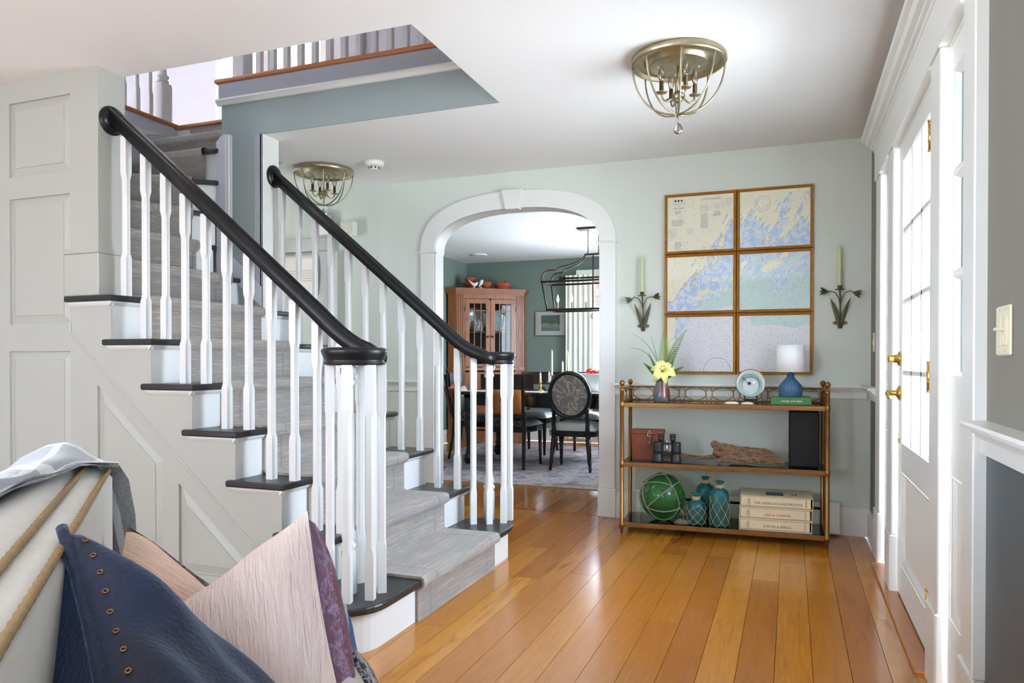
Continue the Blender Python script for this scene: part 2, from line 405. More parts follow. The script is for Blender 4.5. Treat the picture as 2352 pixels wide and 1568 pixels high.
for a in (-3.24, -2.14): G().box(a, -3.15, .66, a+.08, -2.98, 2.14, .004).o('window_mullion', 'white_trim', wn)
for z in (.66, 1.37, 2.07): G().box(-3.24, -3.15, z, -2.06, -2.98, z+.07, .004).o('window_rail', 'white_trim', wn)
for a in (-3.16, ): G().box(a, -3.07, .73, a+1.02, -3.065, 2.07).o('pane', 'window_glass', wn)
g = G(); g.sheet(rect(3.6, 0, YB+.2, ZC), [rect(3.84, 1.1, 4.2, 2.1)], 'x', -4.56); struct(g, 'wall_hall_left', 'sage_wall')
wl = thing('added_window_8', kind='structure')  # window added here to light the back wall and hall ceiling
for a in (3.79, 4.2): G().box(-4.6, a, 1.04, -4.54, a+.05, 2.16, .004).o('window_mullion', 'white_trim', wl)
for z in (1.04, 1.57, 2.1): G().box(-4.6, 3.79, z, -4.54, 4.25, z+.06, .004).o('window_rail', 'white_trim', wl)
G().box(-4.575, 3.84, 1.1, -4.57, 4.2, 2.1).o('pane', 'window_glass', wl)
# ---- entry door unit
XD, XCs = .4635, .438
ent = thing('trim_8', kind='structure')                              # casings, mullions, entablature
for (a, b) in ((4.31, 4.5), (3.796, 3.957), (2.652, 2.818), (2.145, 2.313)):
    e = .028 if a in (4.31, 2.145) else 0
    G().box(XCs, a, .27, XD+.05, b, 2.066, .004).o('casing', 'white_trim', ent)
    G().box(XCs-.008, a-.006, 0, XD+.05, b+.006, .27, .006).o('plinth_block', 'white_trim', ent)
G().box(XCs-.01, 2.13, .27, XR+.01, 2.148, 2.1, .004).o('back_band', 'white_trim', ent)
G().box(.43, 2.12, 2.066, XR+.05, 4.52, 2.25, .003).o('frieze', 'white_trim', ent)
cp = [(.46, 2.232), (.428, 2.232), (.424, 2.245), (.412, 2.25), (.410, 2.262), (.392, 2.268), (.386, 2.285), (.384, 2.292), (.366, 2.297), (.364, 2.318), (.46, 2.32)]
G().prism(cp, 'y', 2.06, 4.54).o('crown_moulding', 'white_trim', ent)
G().box(XD, 2.12, 2.05, XR+.1, 4.52, 2.1).o('head_jamb', 'white_trim', ent)
def glazed(root, y0, y1, z0, z1, cols, rows, st, xf, xb, gm='window_glass'):
    """stiles, rails, muntins and single panes between y0..y1, glass z0..z1"""
    yi0, yi1 = y0+st, y1-st
    for a, b in ((y0, yi0), (yi1, y1)): G().box(xf, a, .02, xb, b, 2.05, .003).o('stile', 'white_trim', root)
    G().box(xf, yi0, z1, xb, yi1, 2.05, .003).o('top_rail', 'white_trim', root)
    dy = (yi1-yi0)/cols; dz = (z1-z0)/rows; mw = .011
    for i in range(1, cols): G().prism([(yi0+i*dy-mw, z0), (yi0+i*dy+mw, z0), (yi0+i*dy+mw, z1), (yi0+i*dy-mw, z1)], 'x', xf+.004, xb-.006).o('muntin', 'white_trim', root)
    for j in range(1, rows): G().box(xf+.004, yi0, z0+j*dz-mw, xb-.006, yi1, z0+j*dz+mw, .003).o('muntin', 'white_trim', root)
    xg = (xf+xb)/2
    for i in range(cols):
        for j in range(rows):
            a0, a1, b0, b1 = yi0+i*dy+mw*.7, yi0+(i+1)*dy-mw*.7, z0+j*dz+mw*.7, z0+(j+1)*dz-mw*.7
            if i == 0: a0 = yi0
            if i == cols-1: a1 = yi1
            if j == 0: b0 = z0
            if j == rows-1: b1 = z1
            pn = G().box(xg-.002, a0, b0, xg+.002, a1, b1).o('pane', gm, root)
            g = G(); t = .012                                       # sloped glazing bead round each pane
            v = []
            for (q, x) in ((0, xf+.003), (t, xg-.003)): v += [(x, a0+q, b0+q), (x, a1-q, b0+q), (x, a1-q, b1-q), (x, a0+q, b1-q)]
            g.add(v, [(k, (k+1) % 4, 4+(k+1) % 4, 4+k) for k in range(4)]); g.o('glazing_bead', 'white_trim', pn)
def sunk_panel(root, y0, y1, z0, z1, xf, d=.014, t=.03):
    v = []
    for q, x in ((0, xf), (t*.4, xf+d*.2), (t, xf+d), ): v += [(x, y0+q, z0+q), (x, y1-q, z0+q), (x, y1-q, z1-q), (x, y0+q, z1-q)]
    g = G(); f = [(8, 9, 10, 11)]
    for L in (0, 4): f += [(L+k, L+(k+1) % 4, L+4+(k+1) % 4, L+4+k) for k in range(4)]
    g.add(v, f); return g.o('panel', 'white_trim', root)
door = thing('door_1', kind='structure')
glazed(door, 2.832, 3.782, .71, 1.965, 3, 4, .115, XD, XD+.045)
G().box(XD, 2.947, .58, XD+.045, 3.667, .71, .001).o('lock_rail', 'white_trim', door)
G().box(XD, 2.947, .02, XD+.045, 3.667, .17, .001).o('bottom_rail', 'white_trim', door)
sunk_panel(door, 2.947, 3.667, .17, .58, XD)
G().box(XD+.005, 2.835, .0, XD+.04, 3.78, .02).o('door_sweep', 'dark_gap', door)
kn = G(); kn.lathe([(.0, 0), (.035, 0), (.033, .006), (.016, .014), (.011, .02), (.011, .055), (0, .056)], (XD, 3.73, .93), 18, True, (-1, 0, 0))
kn.tube([(XD-.05, 3.735, .93), (XD-.055, 3.70, .928), (XD-.054, 3.66, .918), (XD-.052, 3.63, .914)], .009, 8)
kn.o('door_handle', 'brass', door)
kn = G(); kn.lathe([(0, 0), (.034, 0), (.032, .008), (.018, .012), (.018, .024), (0, .026)], (XD, 3.73, 1.085), 18, True, (-1, 0, 0)); kn.box(XD-.05, 3.715, 1.07, XD-.02, 3.745, 1.10, .006)
kn.o('deadbolt', 'brass', door)
G().box(XD-.004, 3.74, .70, XD+.01, 3.752, .725, .002).o('latch_plate', 'brass', door)
for z in (.24, 1.02, 1.84):
    g = G().cyl((XD-.022, 2.842, z-.05), (XD-.022, 2.842, z+.05), .0075, n=10)
    for dz in (-.052, -.017, .017, .052): g.cyl((XD-.022, 2.842, z+dz-.002), (XD-.022, 2.842, z+dz+.002), .009, n=10)
    g.o('hinge', 'brass', door)
for nm, a, b in (('window_1', 2.335, 2.632), ('window_2', 3.977, 4.29)):
    sl = thing(nm, kind='structure')
    glazed(sl, a, b, 1.03, 1.96, 1, 4 if nm == 'window_2' else 3, .05, XD, XD+.045, 'sidelight_glass')
    G().box(XD, a+.05, .72, XD+.045, b-.05, 1.03, .001).o('lock_rail', 'white_trim', sl)
    G().box(XD, a+.05, .02, XD+.045, b-.05, .28, .001).o('bottom_rail', 'white_trim', sl)
    sunk_panel(sl, a+.05, b-.05, .28, .72, XD, .012, .022)
# ---- slab and wall added outside the front door to shape its daylight
M('bounce_stone', (214, 212, 206), .9, var=.1); M('glare_block_grey', (196, 203, 204), .8, var=.06, scale=2)
struct(G().box(.64, 1.4, -.3, 1.5, 5.4, -.06), 'floor_bounce_slab', 'bounce_stone')  # added slab, bounces daylight up to the hall ceiling
struct(G().box(.64, 5.4, -.3, 1.9, 5.55, 2.9), 'wall_glare_block', 'glare_block_grey')  # added wall, blocks bright sky behind the door panes
# ---- the panelled wall beside and under the stairs
N = [-1.41, -1.70, -1.943, -2.183, -2.419, -2.653, -2.894, -3.13]
Z = [.175, .363, .566, .774, .971, 1.172, 1.376, 1.575, 1.78, 1.98, 2.18, 2.38, 2.585, ZF]
YN, YFAR, YW0, YW1 = 2.50, 3.79, 3.60, 3.745
XE = -3.005
def side_outline(x_end):
    o = [(-4.4, 0), (N[1]-.03, 0)]
    for k in range(1, 7):
        o += [(N[k]-.03, Z[k]-.03)]
        o += [(N[k+1]-.03 if k < 6 else x_end, Z[k]-.03)]
    return o
holes = [rect(-4.34, 1.972, -3.72, 2.334), rect(-4.34, 1.25, -3.72, 1.865), rect(-4.34, .14, -3.72, 1.119),
         rect(-3.6, 1.972, -3.183, 2.334), rect(-3.6, 1.25, -3.187, 1.865), rect(-3.605, .14, -3.187, 1.119),
         [(-3.014, .14), (-2.62, .14), (-2.62, .631), (-3.014, .962)], [(-2.526, .14), (-2.06, .14), (-2.526, .532)]]
ol = side_outline(XE)
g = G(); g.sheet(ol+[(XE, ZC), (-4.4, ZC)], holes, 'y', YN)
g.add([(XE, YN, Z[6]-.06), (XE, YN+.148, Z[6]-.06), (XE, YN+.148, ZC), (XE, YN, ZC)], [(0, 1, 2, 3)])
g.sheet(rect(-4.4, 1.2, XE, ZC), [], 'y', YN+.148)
pw = struct(g, 'wall_stair_near', 'panel_shade_white')
def inset(poly, d):
    n = len(poly); c_ = []
    A = sum(poly[i][0]*poly[(i+1) % n][1]-poly[(i+1) % n][0]*poly[i][1] for i in range(n)); sg = 1 if A > 0 else -1
    for i in range(n):
        p0, p1, p2 = Vector(poly[i-1]), Vector(poly[i]), Vector(poly[(i+1) % n])
        e1, e2 = (p1-p0).normalized(), (p2-p1).normalized(); n1, n2 = Vector((-e1.y, e1.x))*sg, Vector((-e2.y, e2.x))*sg
        b = (n1+n2); b = b/max(b.dot(n1), .2); c_.append(tuple(p1+b*d))
    return c_
for h in holes:
    L = [(h, 0), (inset(h, .001), .013), (inset(h, .005), .014), (inset(h, .042), .004), (inset(h, .0435), .0005)]; n = len(h); v = []; f = []
    for q, d in L: v += [(p[0], YN+d, p[1]) for p in q]
    for r in range(len(L)-1): f += [(r*n+i, r*n+(i+1) % n, (r+1)*n+(i+1) % n, (r+1)*n+i) for i in range(n)]
    f.append(tuple(range((len(L)-1)*n, len(L)*n)))
    G().add(v, f).o('panel', 'panel_shade_white', pw)
G().sweep([(-3.186, YN-.002, 1.26), (-3.186, YN-.002, 1.207), (-2.80, YN-.002, .874), (-2.05, YN-.002, .236), (-1.76, YN-.002, -.01)], [(.006, 0), (0, .005), (-.006, 0), (0, -.005)], up=(0, 1, 0), smooth=False).o('skirt_bead', 'panel_shade_white', pw)
G().box(XE-.21, YN-.012, Z[6], XE+.012, YN+.16, 1.575, .004).o('plinth_block', 'panel_shade_white', pw)
G().prism([(YN-.016, 1.575), (YN+.164, 1.575), (YN+.156, 1.60), (YN-.006, 1.60)], 'x', XE-.21, XE+.014).o('plinth_cap', 'panel_shade_white', pw)
tag(G().box(-4.4, YN-.016, 0, -1.76, YN, .11, .004).o('baseboard_stair', 'panel_shade_white'), kind='structure')
# far side of the flight and the wall that carries the upper landing
g = G(); g.sheet(side_outline(-2.98), [], 'y', YFAR); struct(g, 'wall_stair_far', 'panel_shade_white')
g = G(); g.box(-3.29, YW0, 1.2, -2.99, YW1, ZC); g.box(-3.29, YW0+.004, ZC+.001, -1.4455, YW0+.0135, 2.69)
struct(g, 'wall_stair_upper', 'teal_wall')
g = G(); g.box(-4.4, YW0+.02, 0, -3.295, YW1, 2.0); g.box(-3.295, YW0+.02, 0, -2.99, YW1, 1.2); struct(g, 'wall_stair_under', 'sage_wall')
ft = thing('trim_9', kind='structure')                               # white casing at the end of the far wall
G().box(-3.03, YW0-.012, 1.30, -2.975, YW0, ZC, .003).o('face_casing', 'fascia_and_shade_grey', ft)  # grey puts the shade into this white casing face
G().box(-2.99, YW0-.012, 1.30, -2.975, YW1+.004, ZC, .003).o('end_casing', 'white_trim', ft)
ft = thing('trim_10', kind='structure')                              # vertical skirt board at the turn
G().prism([(-3.31, 1.55), (-3.205, 1.55), (-3.205, 2.455), (-3.25, 2.46), (-3.275, 2.45), (-3.31, 2.42)], 'y', YW0-.022, YW0+.002).o('skirt_board', 'lilac_white', ft)
for x in (-3.23, -3.212): G().box(x-.007, YW0-.03, 1.55, x+.007, YW0-.016, 2.45, .003).o('skirt_bead', 'white_trim', ft)
G().prism([(-3.25, 1.62), (-3.19, 1.70), (-2.98, 1.52), (-2.98, 1.40)], 'y', YW0-.016, YW0+.002).o('sloped_skirt', 'lilac_white', ft)
# ---- upper landing: floor, ledges, fascia, walls
uf = G(); uf.box(-7.6, -1.0, ZF-.1, -4.262, 6.6, ZF-.012); uf.box(-4.6, 4.21, ZF-.1, -3.29, 6.6, ZF-.012); uf.box(-3.29, 3.62, ZF-.1, .6, 6.6, ZF-.012)
struct(uf, 'floor_upper', 'maple_floor')
ld = thing('trim_11', kind='structure')                              # wood nosing along the landing edges
nose = [(-.03, -.014), (-.02, -.02), (.06, -.02), (.06, .006), (-.02, .006), (-.03, .0)]
G().box(-3.325, 3.575, ZF-.012, -1.43, 3.75, ZF+.014, .008).o('landing_nosing', 'ledge_wood', ld)
G().box(-4.36, 2.0, ZF-.012, -4.205, 4.22, ZF+.014, .008).o('landing_nosing', 'ledge_wood', ld)
G().box(-4.36, 4.15, ZF-.022, -3.29, 4.3, ZF+.004, .008).o('landing_nosing', 'ledge_wood', ld)
G().box(-3.305, YW0-.008, 2.68, -1.445, YW0+.013, ZF-.012, .002).o('fascia', 'fascia_and_shade_grey', ld)
G().prism([(YW0-.008, 2.685), (YW0-.026, 2.68), (YW0-.03, 2.668), (YW0-.02, 2.66), (YW0-.012, 2.645), (YW0+.004, 2.645), (YW0+.004, 2.685)], 'x', -3.312, -1.445).o('fascia_moulding', 'white_trim', ld)
struct(G().box(-4.26, 2.0, 0, -4.23, 4.19, ZF-.012), 'wall_stair_left', 'lilac_white')
G().prism([(2.66, 2.35), (3.55, 2.56), (4.05, 2.70), (3.55, 2.68), (2.66, 2.46)], 'x', -4.232, -4.222).o('skirt_panel', 'white_trim', ld)
struct(G().box(-7.6, -1.0, 5.2, .6, 6.7, 5.3), 'ceiling_upper', 'ceiling_white')
g = G(); g.sheet(rect(-7.6, ZF, .6, 5.2), [rect(-6.0, 3.05, -4.6, 4.75)], 'y', 6.6); struct(g, 'wall_upper_back', 'lilac_white')
struct(G().box(-7.7, -1.0, ZF, -7.6, 6.6, 5.2).box(.55, 2.0, ZF, .6, 6.6, 5.2).box(-7.6, -1.0, ZF, -4.3, -.9, 5.2).box(-4.3, 2.0, ZF, .6, 2.1, 5.2), 'wall_upper_side', 'lilac_white')
wu = thing('window_6', kind='structure')
for a in (-6.06, -5.36, -4.66): G().box(a, 6.54, 2.98, a+.09, 6.64, 4.82, .004).o('window_frame', 'white_trim', wu)
for z in (2.98, 3.87, 4.74): G().box(-6.06, 6.55, z, -4.57, 6.63, z+.07, .004).o('window_rail', 'white_trim', wu)
for a in (-5.97, -5.27): G().box(a, 6.59, 3.05, a+.61, 6.595, 4.74).o('pane', 'window_glass', wu)
# upstairs doors and casings glimpsed between the balusters
for i, (x, wd, mt) in enumerate(((-4.42, .1, 'white_trim'), (-3.5, .12, 'lilac_white'), (-2.95, .12, 'lilac_white'), (-2.05, .1, 'lilac_white'), (-1.1, .1, 'lilac_white'))):
    tag(G().box(x, 5.3, ZF-.01, x+wd, 5.4, 5.2, .006).o('trim_%d' % (12+i), mt), kind='structure')
struct(G().box(-3.42, 5.36, ZF-.01, -2.9, 5.4, 5.2).box(-2.2, 5.36, ZF-.01, .5, 5.4, 5.2), 'wall_upper_hall', 'lilac_white')
dr = thing('door_2', kind='structure')
G().box(-2.85, 5.36, ZF-.01, -2.05, 5.39, 4.8, .002).o('door_slab', 'pink_paint', dr); G().box(-2.90, 5.37, ZF-.01, -2.85, 5.395, 4.8).o('door_gap', 'dark_gap', dr)
dr = thing('door_3', kind='structure')
g = G(); g.sheet(rect(-1.95, ZF, -1.15, 4.8), [rect(-1.87, 2.95, -1.59, 3.55), rect(-1.51, 2.95, -1.23, 3.55), rect(-1.87, 3.65, -1.59, 4.6), rect(-1.51, 3.65, -1.23, 4.6)], 'y', 5.33); g.o('door_slab', 'lilac_white', dr)
for r in (rect(-1.87, 2.95, -1.59, 3.55), rect(-1.51, 2.95, -1.23, 3.55), rect(-1.87, 3.65, -1.59, 4.6), rect(-1.51, 3.65, -1.23, 4.6)):
    G().box(r[0][0], 5.335, r[0][1], r[2][0], 5.345, r[2][1]).o('panel', 'lilac_white', dr)
# ---- dining room shell
g = G(); g.sheet(rect(-4.25, 0, -.55, ZC), [rect(-2.5, .8, -1.4, 2.1)], 'y', 9.38); struct(g, 'wall_dining_back', 'dining_wall')
struct(G().box(-4.35, 5.1, 0, -4.25, 9.45, ZC), 'wall_dining_left', 'dining_wall')
g = G(); g.sheet([(5.1, 0), (9.4, 0), (9.4, ZC), (5.1, ZC)], [[(6.8, .9), (8.0, .9), (8.0, 2.1), (6.8, 2.1)]], 'x', -.6); struct(g, 'wall_dining_right', 'dining_wall')
tag(G().box(-.585, 6.8, .9, -.58, 8.0, 2.1).o('window_7', 'window_glass'), kind='structure')
w3 = thing('window_3', kind='structure')
for a in (-2.58, -1.99, -1.40): G().box(a, 9.34, .74, a+.07, 9.42, 2.16, .004).o('window_frame', 'white_trim', w3)
for z in (.74, 1.08, 1.42, 1.76, 2.1): G().box(-2.58, 9.35, z, -1.33, 9.41, z+(.06 if z in (.74, 2.1) else .022), .003).o('window_rail', 'white_trim', w3)
for a in (-2.51, -1.92): G().box(a, 9.38, .8, a+.52, 9.384, 2.1).o('pane', 'window_glass', w3)
G().box(-2.64, 9.30, 2.16, -1.27, 9.39, 2.27, .01).o('window_head', 'white_trim', w3)
base('baseboard_dining', 'x', -4.25, -.6, 9.38, -1); base('baseboard_dining', 'y', 5.1, 9.38, -4.25, 1)
# ================================================================ staircase
YT0, YT1 = 2.47, 3.83
st = thing('staircase', 'white painted staircase with black treads turning at winders to the upper landing', 'staircase', (-2.2, 3.1, 0), wc=True)
def tread(poly, z, name='tread'):                 # black board with a rounded edge
    g = G(); L = [(inset(poly, .008), z), (poly, z-.007), (poly, z-.021), (inset(poly, .008), z-.029)]; n = len(poly); v = []; f = [tuple(range(n)), tuple(range(4*n-1, 3*n-1, -1))]
    L.insert(1, (inset(poly, .0022), z-.002)); L.insert(4, (inset(poly, .0022), z-.027)); v = []; m = len(L)
    for q, zz in L: v += [(p[0], p[1], zz) for p in q]
    f = [tuple(range(n)), tuple(range(m*n-1, (m-1)*n-1, -1))]
    for r in range(m-1): f += [(r*n+i, r*n+(i+1) % n, (r+1)*n+(i+1) % n, (r+1)*n+i) for i in range(n)]
    return g.add(v, f).o(name, 'black_paint', st)
def tread1_poly(d):                                # bullnosed starting step, both ends rounded
    return arc(-1.59+d*0, 2.40, .18-d, PI*.98, 1.5*PI, 8)+arc(-1.59, 2.40, .18-d, 1.5*PI, 2*PI, 8)[1:]+arc(-1.59, 3.70, .18-d, 0, PI/2, 8)+arc(-1.59, 3.70, .18-d, PI/2, PI*1.02, 8)[1:]
t1 = tread(tread1_poly(0), Z[0])
p1 = tread1_poly(.03)
G().prism(p1, 'z', 0, Z[0]-.028).o('starting_riser', 'stair_white', st)
for k in range(1, 7):
    xb = N[k+1]-.03 if k < 7 else 0
    if k < 6: poly = [(N[k], YT0), (N[k], YT1), (N[k]-.297, YT1), (N[k]-.297, YT1-.03), (xb-.01, YT1-.03), (xb-.01, YN+.002), (N[k]-.297, YN+.002), (N[k]-.297, YT0)]
    else: poly = [(N[k], YT0), (N[k], YT1), (-2.99+.02, YT1), (-2.97, YW0), (xb-.01, YW0), (xb-.01, YN+.15), (XE+.001, YN+.15), (XE+.001, YN-.0005), (N[k]-.297, YN-.0005), (N[k]-.297, YT0)]
    t = tread(poly, Z[k])
    cv = [(-.03, -.029), (-.012, -.029), (-.014, -.036), (-.026, -.048), (-.03, -.048)]
    g = G().prism([(N[k]+a, Z[k]+b) for a, b in cv], 'y', YT0+.012, YT1-.012)                  # cove under the nosing
    g.prism([(YN, Z[k]-.029), (YT0+.012, Z[k]-.029), (YT0+.014, Z[k]-.036), (YN-.004, Z[k]-.048), (YN, Z[k]-.048)], 'x', N[k]-.285, N[k]-.014)
    g.o('cove_moulding', 'stair_white', t)
    G().box(N[k]-.05, YN+.002, Z[k-1]-.002, N[k]-.03, YFAR-.002, Z[k]-.028).o('riser', 'stair_white', st)
# steps 8 to 13: one straight tread, then the winders and the short upper run
A = (-3.29, 3.56)
P9, P10, P11 = (-3.36, 2.65), (-3.815, 2.65), (-4.228, 2.90)
steps = [(7, [(N[7], 2.65), (N[7], YW0), (-3.30, YW0), (-3.4, 2.65)]),
         (8, [A, (-3.5, 3.58), (-3.9, 2.65), P9]),
         (9, [A, (-3.6, 3.58), (-4.228, 2.95), (-4.228, 2.65), P10]),
         (10, [A, (-3.295, 3.6), (-4.228, 3.6), P11]),
         (11, [(-3.295, 3.56), (-3.295, 3.88), (-4.228, 3.88), (-4.228, 3.56)]),
         (12, [(-3.295, 3.845), (-3.295, 4.2), (-4.228, 4.2), (-4.228, 3.845)])]
ed = {7: ((N[7], 2.65), (N[7], YW0)), 8: (P9, A), 9: (P10, A), 10: (P11, A), 11: ((-4.228, 3.56), (-3.295, 3.56)), 12: ((-4.228, 3.845), (-3.295, 3.845))}
rn = thing('stair_runner', 'grey and beige striated wool runner carpet running up the staircase', 'carpet', (-1.45, 3.09, 0), wc=True)
for k, poly in steps:
    A2 = sum(poly[i][0]*poly[(i+1) % len(poly)][1]-poly[(i+1) % len(poly)][0]*poly[i][1] for i in range(len(poly)))
    tread(poly if A2 > 0 else poly[::-1], Z[k])
    a, b = Vector(ed[k][0]), Vector(ed[k][1]); u = (b-a).normalized(); nn = Vector((u.y, -u.x))    # nn: towards the climber
    a2, b2 = a-nn*.03, b-nn*.03
    G().add([(a2.x, a2.y, Z[k-1]-.01), (b2.x, b2.y, Z[k-1]-.01), (b2.x, b2.y, Z[k]-.028), (a2.x, a2.y, Z[k]-.028)]+[(a2.x-nn.x*.015, a2.y-nn.y*.015, Z[k-1]-.01), (b2.x-nn.x*.015, b2.y-nn.y*.015, Z[k-1]-.01), (b2.x-nn.x*.015, b2.y-nn.y*.015, Z[k]-.028), (a2.x-nn.x*.015, a2.y-nn.y*.015, Z[k]-.028)],
            [(0, 1, 2, 3), (7, 6, 5, 4), (0, 4, 5, 1), (3, 2, 6, 7), (0, 3, 7, 4), (1, 5, 6, 2)]).o('riser', 'stair_white', st)
    # carpet of this step: riser, nosing roll, tread
    i0 = .1 if k in (7, 11, 12) else .14
    c0, c1 = a+u*(.02 if k == 7 else .1), b-u*i0
    prof = [(-.03, Z[k-1]-.001), (-.016, Z[k-1]+.002), (-.017, Z[k]-.05), (-.003, Z[k]-.04), (.012, Z[k]-.028), (.016, Z[k]-.012), (.010, Z[k]+.006), (-.006, Z[k]+.013)]
    rows = [[tuple((*(q+nn*d), z)) for d, z in prof] for q in (c0, c0.lerp(c1, .5), c1)]
    dep = {7: (.26, .26), 8: (.42, .1), 9: (.38, .1), 10: (.6, .1), 11: (.27, .27), 12: (.33, .33)}[k]
    for r, dd in zip(rows, (dep[0], (dep[0]+dep[1])/2, dep[1])):
        p = r[-1]; r.append((p[0]-nn.x*dd, p[1]-nn.y*dd, p[2]))
    g = G().grid(rows); g.grid([[(p[0]-nn.x*.011*0, p[1], p[2]-.012) for p in r] for r in rows]); g.o('runner_step', 'runner_wool', rn)
G().box(-4.1, 4.17, Z[12]-.002, -3.32, 4.188, ZF-.02, .003).o('runner_step', 'runner_wool', rn)
# the straight part of the runner, one folded strip
pr = [(N[0]-.018, .0), (N[0]-.018, Z[0]-.05)]
for k in range(7):
    n0, z = N[k], Z[k]
    pr += [(n0-.006, z-.042), (n0+.009, z-.032), (n0+.013, z-.016), (n0+.009, z+.004), (n0-.004, z+.013)]
    nb = N[k+1]-.03
    pr += [(nb+.022, z+.013), (nb+.013, z+.02), (nb+.012, Z[k+1]-.05)] if k < 6 else [(nb+.012, z+.013)]
YR0, YR1 = 2.67, 3.508
g = G(); m = len(pr); inn = []
for i, p in enumerate(pr):
    t = Vector(pr[min(i+1, m-1)])-Vector(pr[max(i-1, 0)]); t.normalize(); inn.append((p[0]-t.y*.011*1, p[1]+t.x*.011*1) if True else p)
inn = [(p[0]-(q[0]-p[0]), p[1]-(q[1]-p[1])) for p, q in zip(pr, inn)]
ys = [YR0, YR0+.006, YR0+.2, YR0+.42, YR1-.2, YR1-.006, YR1]
g.grid([[(p[0]-(.005 if y in (YR0, YR1) else 0)*0, y, p[1]) for p in pr] for y in ys])
for y in (YR0, YR1):
    g.grid([[(p[0], y, p[1]) for p in pr], [(p[0]-.012*(pr[min(i+1, m-1)][1]-pr[max(i-1, 0)][1])/max(1e-6, math.hypot(pr[min(i+1, m-1)][0]-pr[max(i-1, 0)][0], pr[min(i+1, m-1)][1]-pr[max(i-1, 0)][1])), y, p[1]+.012*(pr[min(i+1, m-1)][0]-pr[max(i-1, 0)][0])/max(1e-6, math.hypot(pr[min(i+1, m-1)][0]-pr[max(i-1, 0)][0], pr[min(i+1, m-1)][1]-pr[max(i-1, 0)][1]))) for i, p in enumerate(pr)]], False)
g.o('runner_flight', 'runner_wool', rn)
# ---------------------------------------------------------------- railings
BMESH = {}
def baluster_mesh(h):
    key = round(h, 2)
    if key in BMESH: return BMESH[key]
    s, c1_, o_ = .0172, .0012, .0157
    def ring(w, c, z): return [(w, -w+c, z), (w, w-c, z), (w-c, w, z), (-w+c, w, z), (-w, w-c, z), (-w, -w+c, z), (-w+c, -w, z), (w-c, -w, z)]
    top = max(h-.17, .42)
    R = [ring(s, c1_, 0), ring(s, c1_, .175), ring(o_, .0075, .20), ring(o_, .0075, top-.03), ring(s, c1_, top), ring(s, c1_, h)]
    v = [p for r in R for p in r]; f = [tuple(range(8)), tuple(range(47, 39, -1))]
    for r in range(5): f += [(r*8+i, r*8+(i+1) % 8, (r+1)*8+(i+1) % 8, (r+1)*8+i) for i in range(8)]
    me = bpy.data.meshes.new('baluster'); me.from_pydata(v, [], f); me.materials.append(MATS['stair_white']); me.validate(); BMESH[key] = me
    return me
def baluster(x, y, z0, z1, parent, rz=0):
    o = bpy.data.objects.new('baluster', baluster_mesh(z1-z0)); COL.objects.link(o); o.parent = parent
    o.location = Vector((x, y, z0))-OFF[parent.name]; o.rotation_euler = (0, 0, rz); return o
RAILP = [(-.026, -.034), (-.028, -.022), (-.024, -.014), (-.033, -.004), (-.035, .008), (-.030, .022), (-.018, .032), (0, .036), (.018, .032), (.030, .022), (.035, .008), (.033, -.004), (.024, -.014), (.028, -.022), (.026, -.034)]
def rail_z(x): return 1.33-.831*(x+1.911)
def railing(y, vy, sgn, name, label):
    r = thing(name, label, 'railing', (-1.6, y, Z[0]), wc=True)
    path = [(-3.0, y, rail_z(-3.0)), (-2.4, y, rail_z(-2.4)), (-1.84, y, rail_z(-1.84)), (-1.79, y, 1.232), (-1.745, y, 1.2), (-1.70, y, 1.172), (-1.655, y, 1.15), (-1.61, y, 1.135), (-1.565, y+sgn*-.004, 1.126), (-1.52, y-sgn*.03, 1.122)]
    path = path[:-2]+[(-1.565, y-sgn*.012, 1.101+.012), (-1.53, y-sgn*.04, 1.1)]
    path = [(p[0], p[1], p[2]-(.02 if p[0] > -1.8 else 0)*min(1, (p[0]+1.84)/.2)) for p in path]
    hr = G().sweep(path, RAILP, up=(0, 1, 0)).o('handrail', 'black_gloss', r)
    vp = [(0, .034), (.112, .034), (.124, .028), (.127, .02), (.122, .006), (.114, -.012), (.112, -.018), (.117, -.022), (.117, -.027), (.112, -.031), (.108, -.034), (0, -.034)]
    G().lathe(vp, (-1.572, vy, 1.09), 36).o('volute_cap', 'black_gloss', r)
    ro = G().lathe([(0, 0), (.068, 0), (.068, .008), (.06, .014), (.05, .016), (.048, .024), (.04, .026), (0, .026)], (XE if sgn > 0 else -2.975, y, 2.205), 28, True, (1, 0, 0))
    ro.o('rosette', 'black_gloss', r)
    nw = [(0, 0), (.031, 0), (.031, .16), (.026, .17), (.033, .18), (.033, .19), (.024, .2), (.028, .21), (.03, .225), (.022, .25), (.02, .27), (.022, .6), (.019, .8), (.027, .81), (.027, .822), (.019, .83), (.022, .84), (.034, .85), (.034, .87), (.02, .88), (.018, .895), (0, .895)]
    G().lathe(nw, (-1.597, vy, Z[0]), 20).o('newel_post', 'stair_white', r)
    return r
near = railing(2.573, 2.425, 1, 'stair_railing', 'black handrail with white balusters on the panelled side of the stairs')
far = railing(3.70, 3.835, -1, 'stair_railing', 'black handrail with white balusters on the arched doorway side of the stairs')
for r, y in ((near, 2.573), (far, 3.70)):
    for k in range(1, 7):
        for d in (.03, .15) if k == 1 else (.02, .14):
            x = N[k]-d
            if x < -2.95: continue
            zt = (rail_z(x) if x < -1.84 else max(1.1, 1.271-.831*(x+1.84)+.35*max(0, x+1.8)**1.5))-.043
            baluster(x, y, Z[k], zt, r)
for x, y in ((-1.536, 2.32), (-1.477, 2.385), (-1.484, 2.477), (-1.63, 2.558), (-1.642, 2.365), (-1.552, 2.535)): baluster(x, y, Z[0], 1.058 if x != -1.63 else 1.09, near, random.uniform(0, 1))
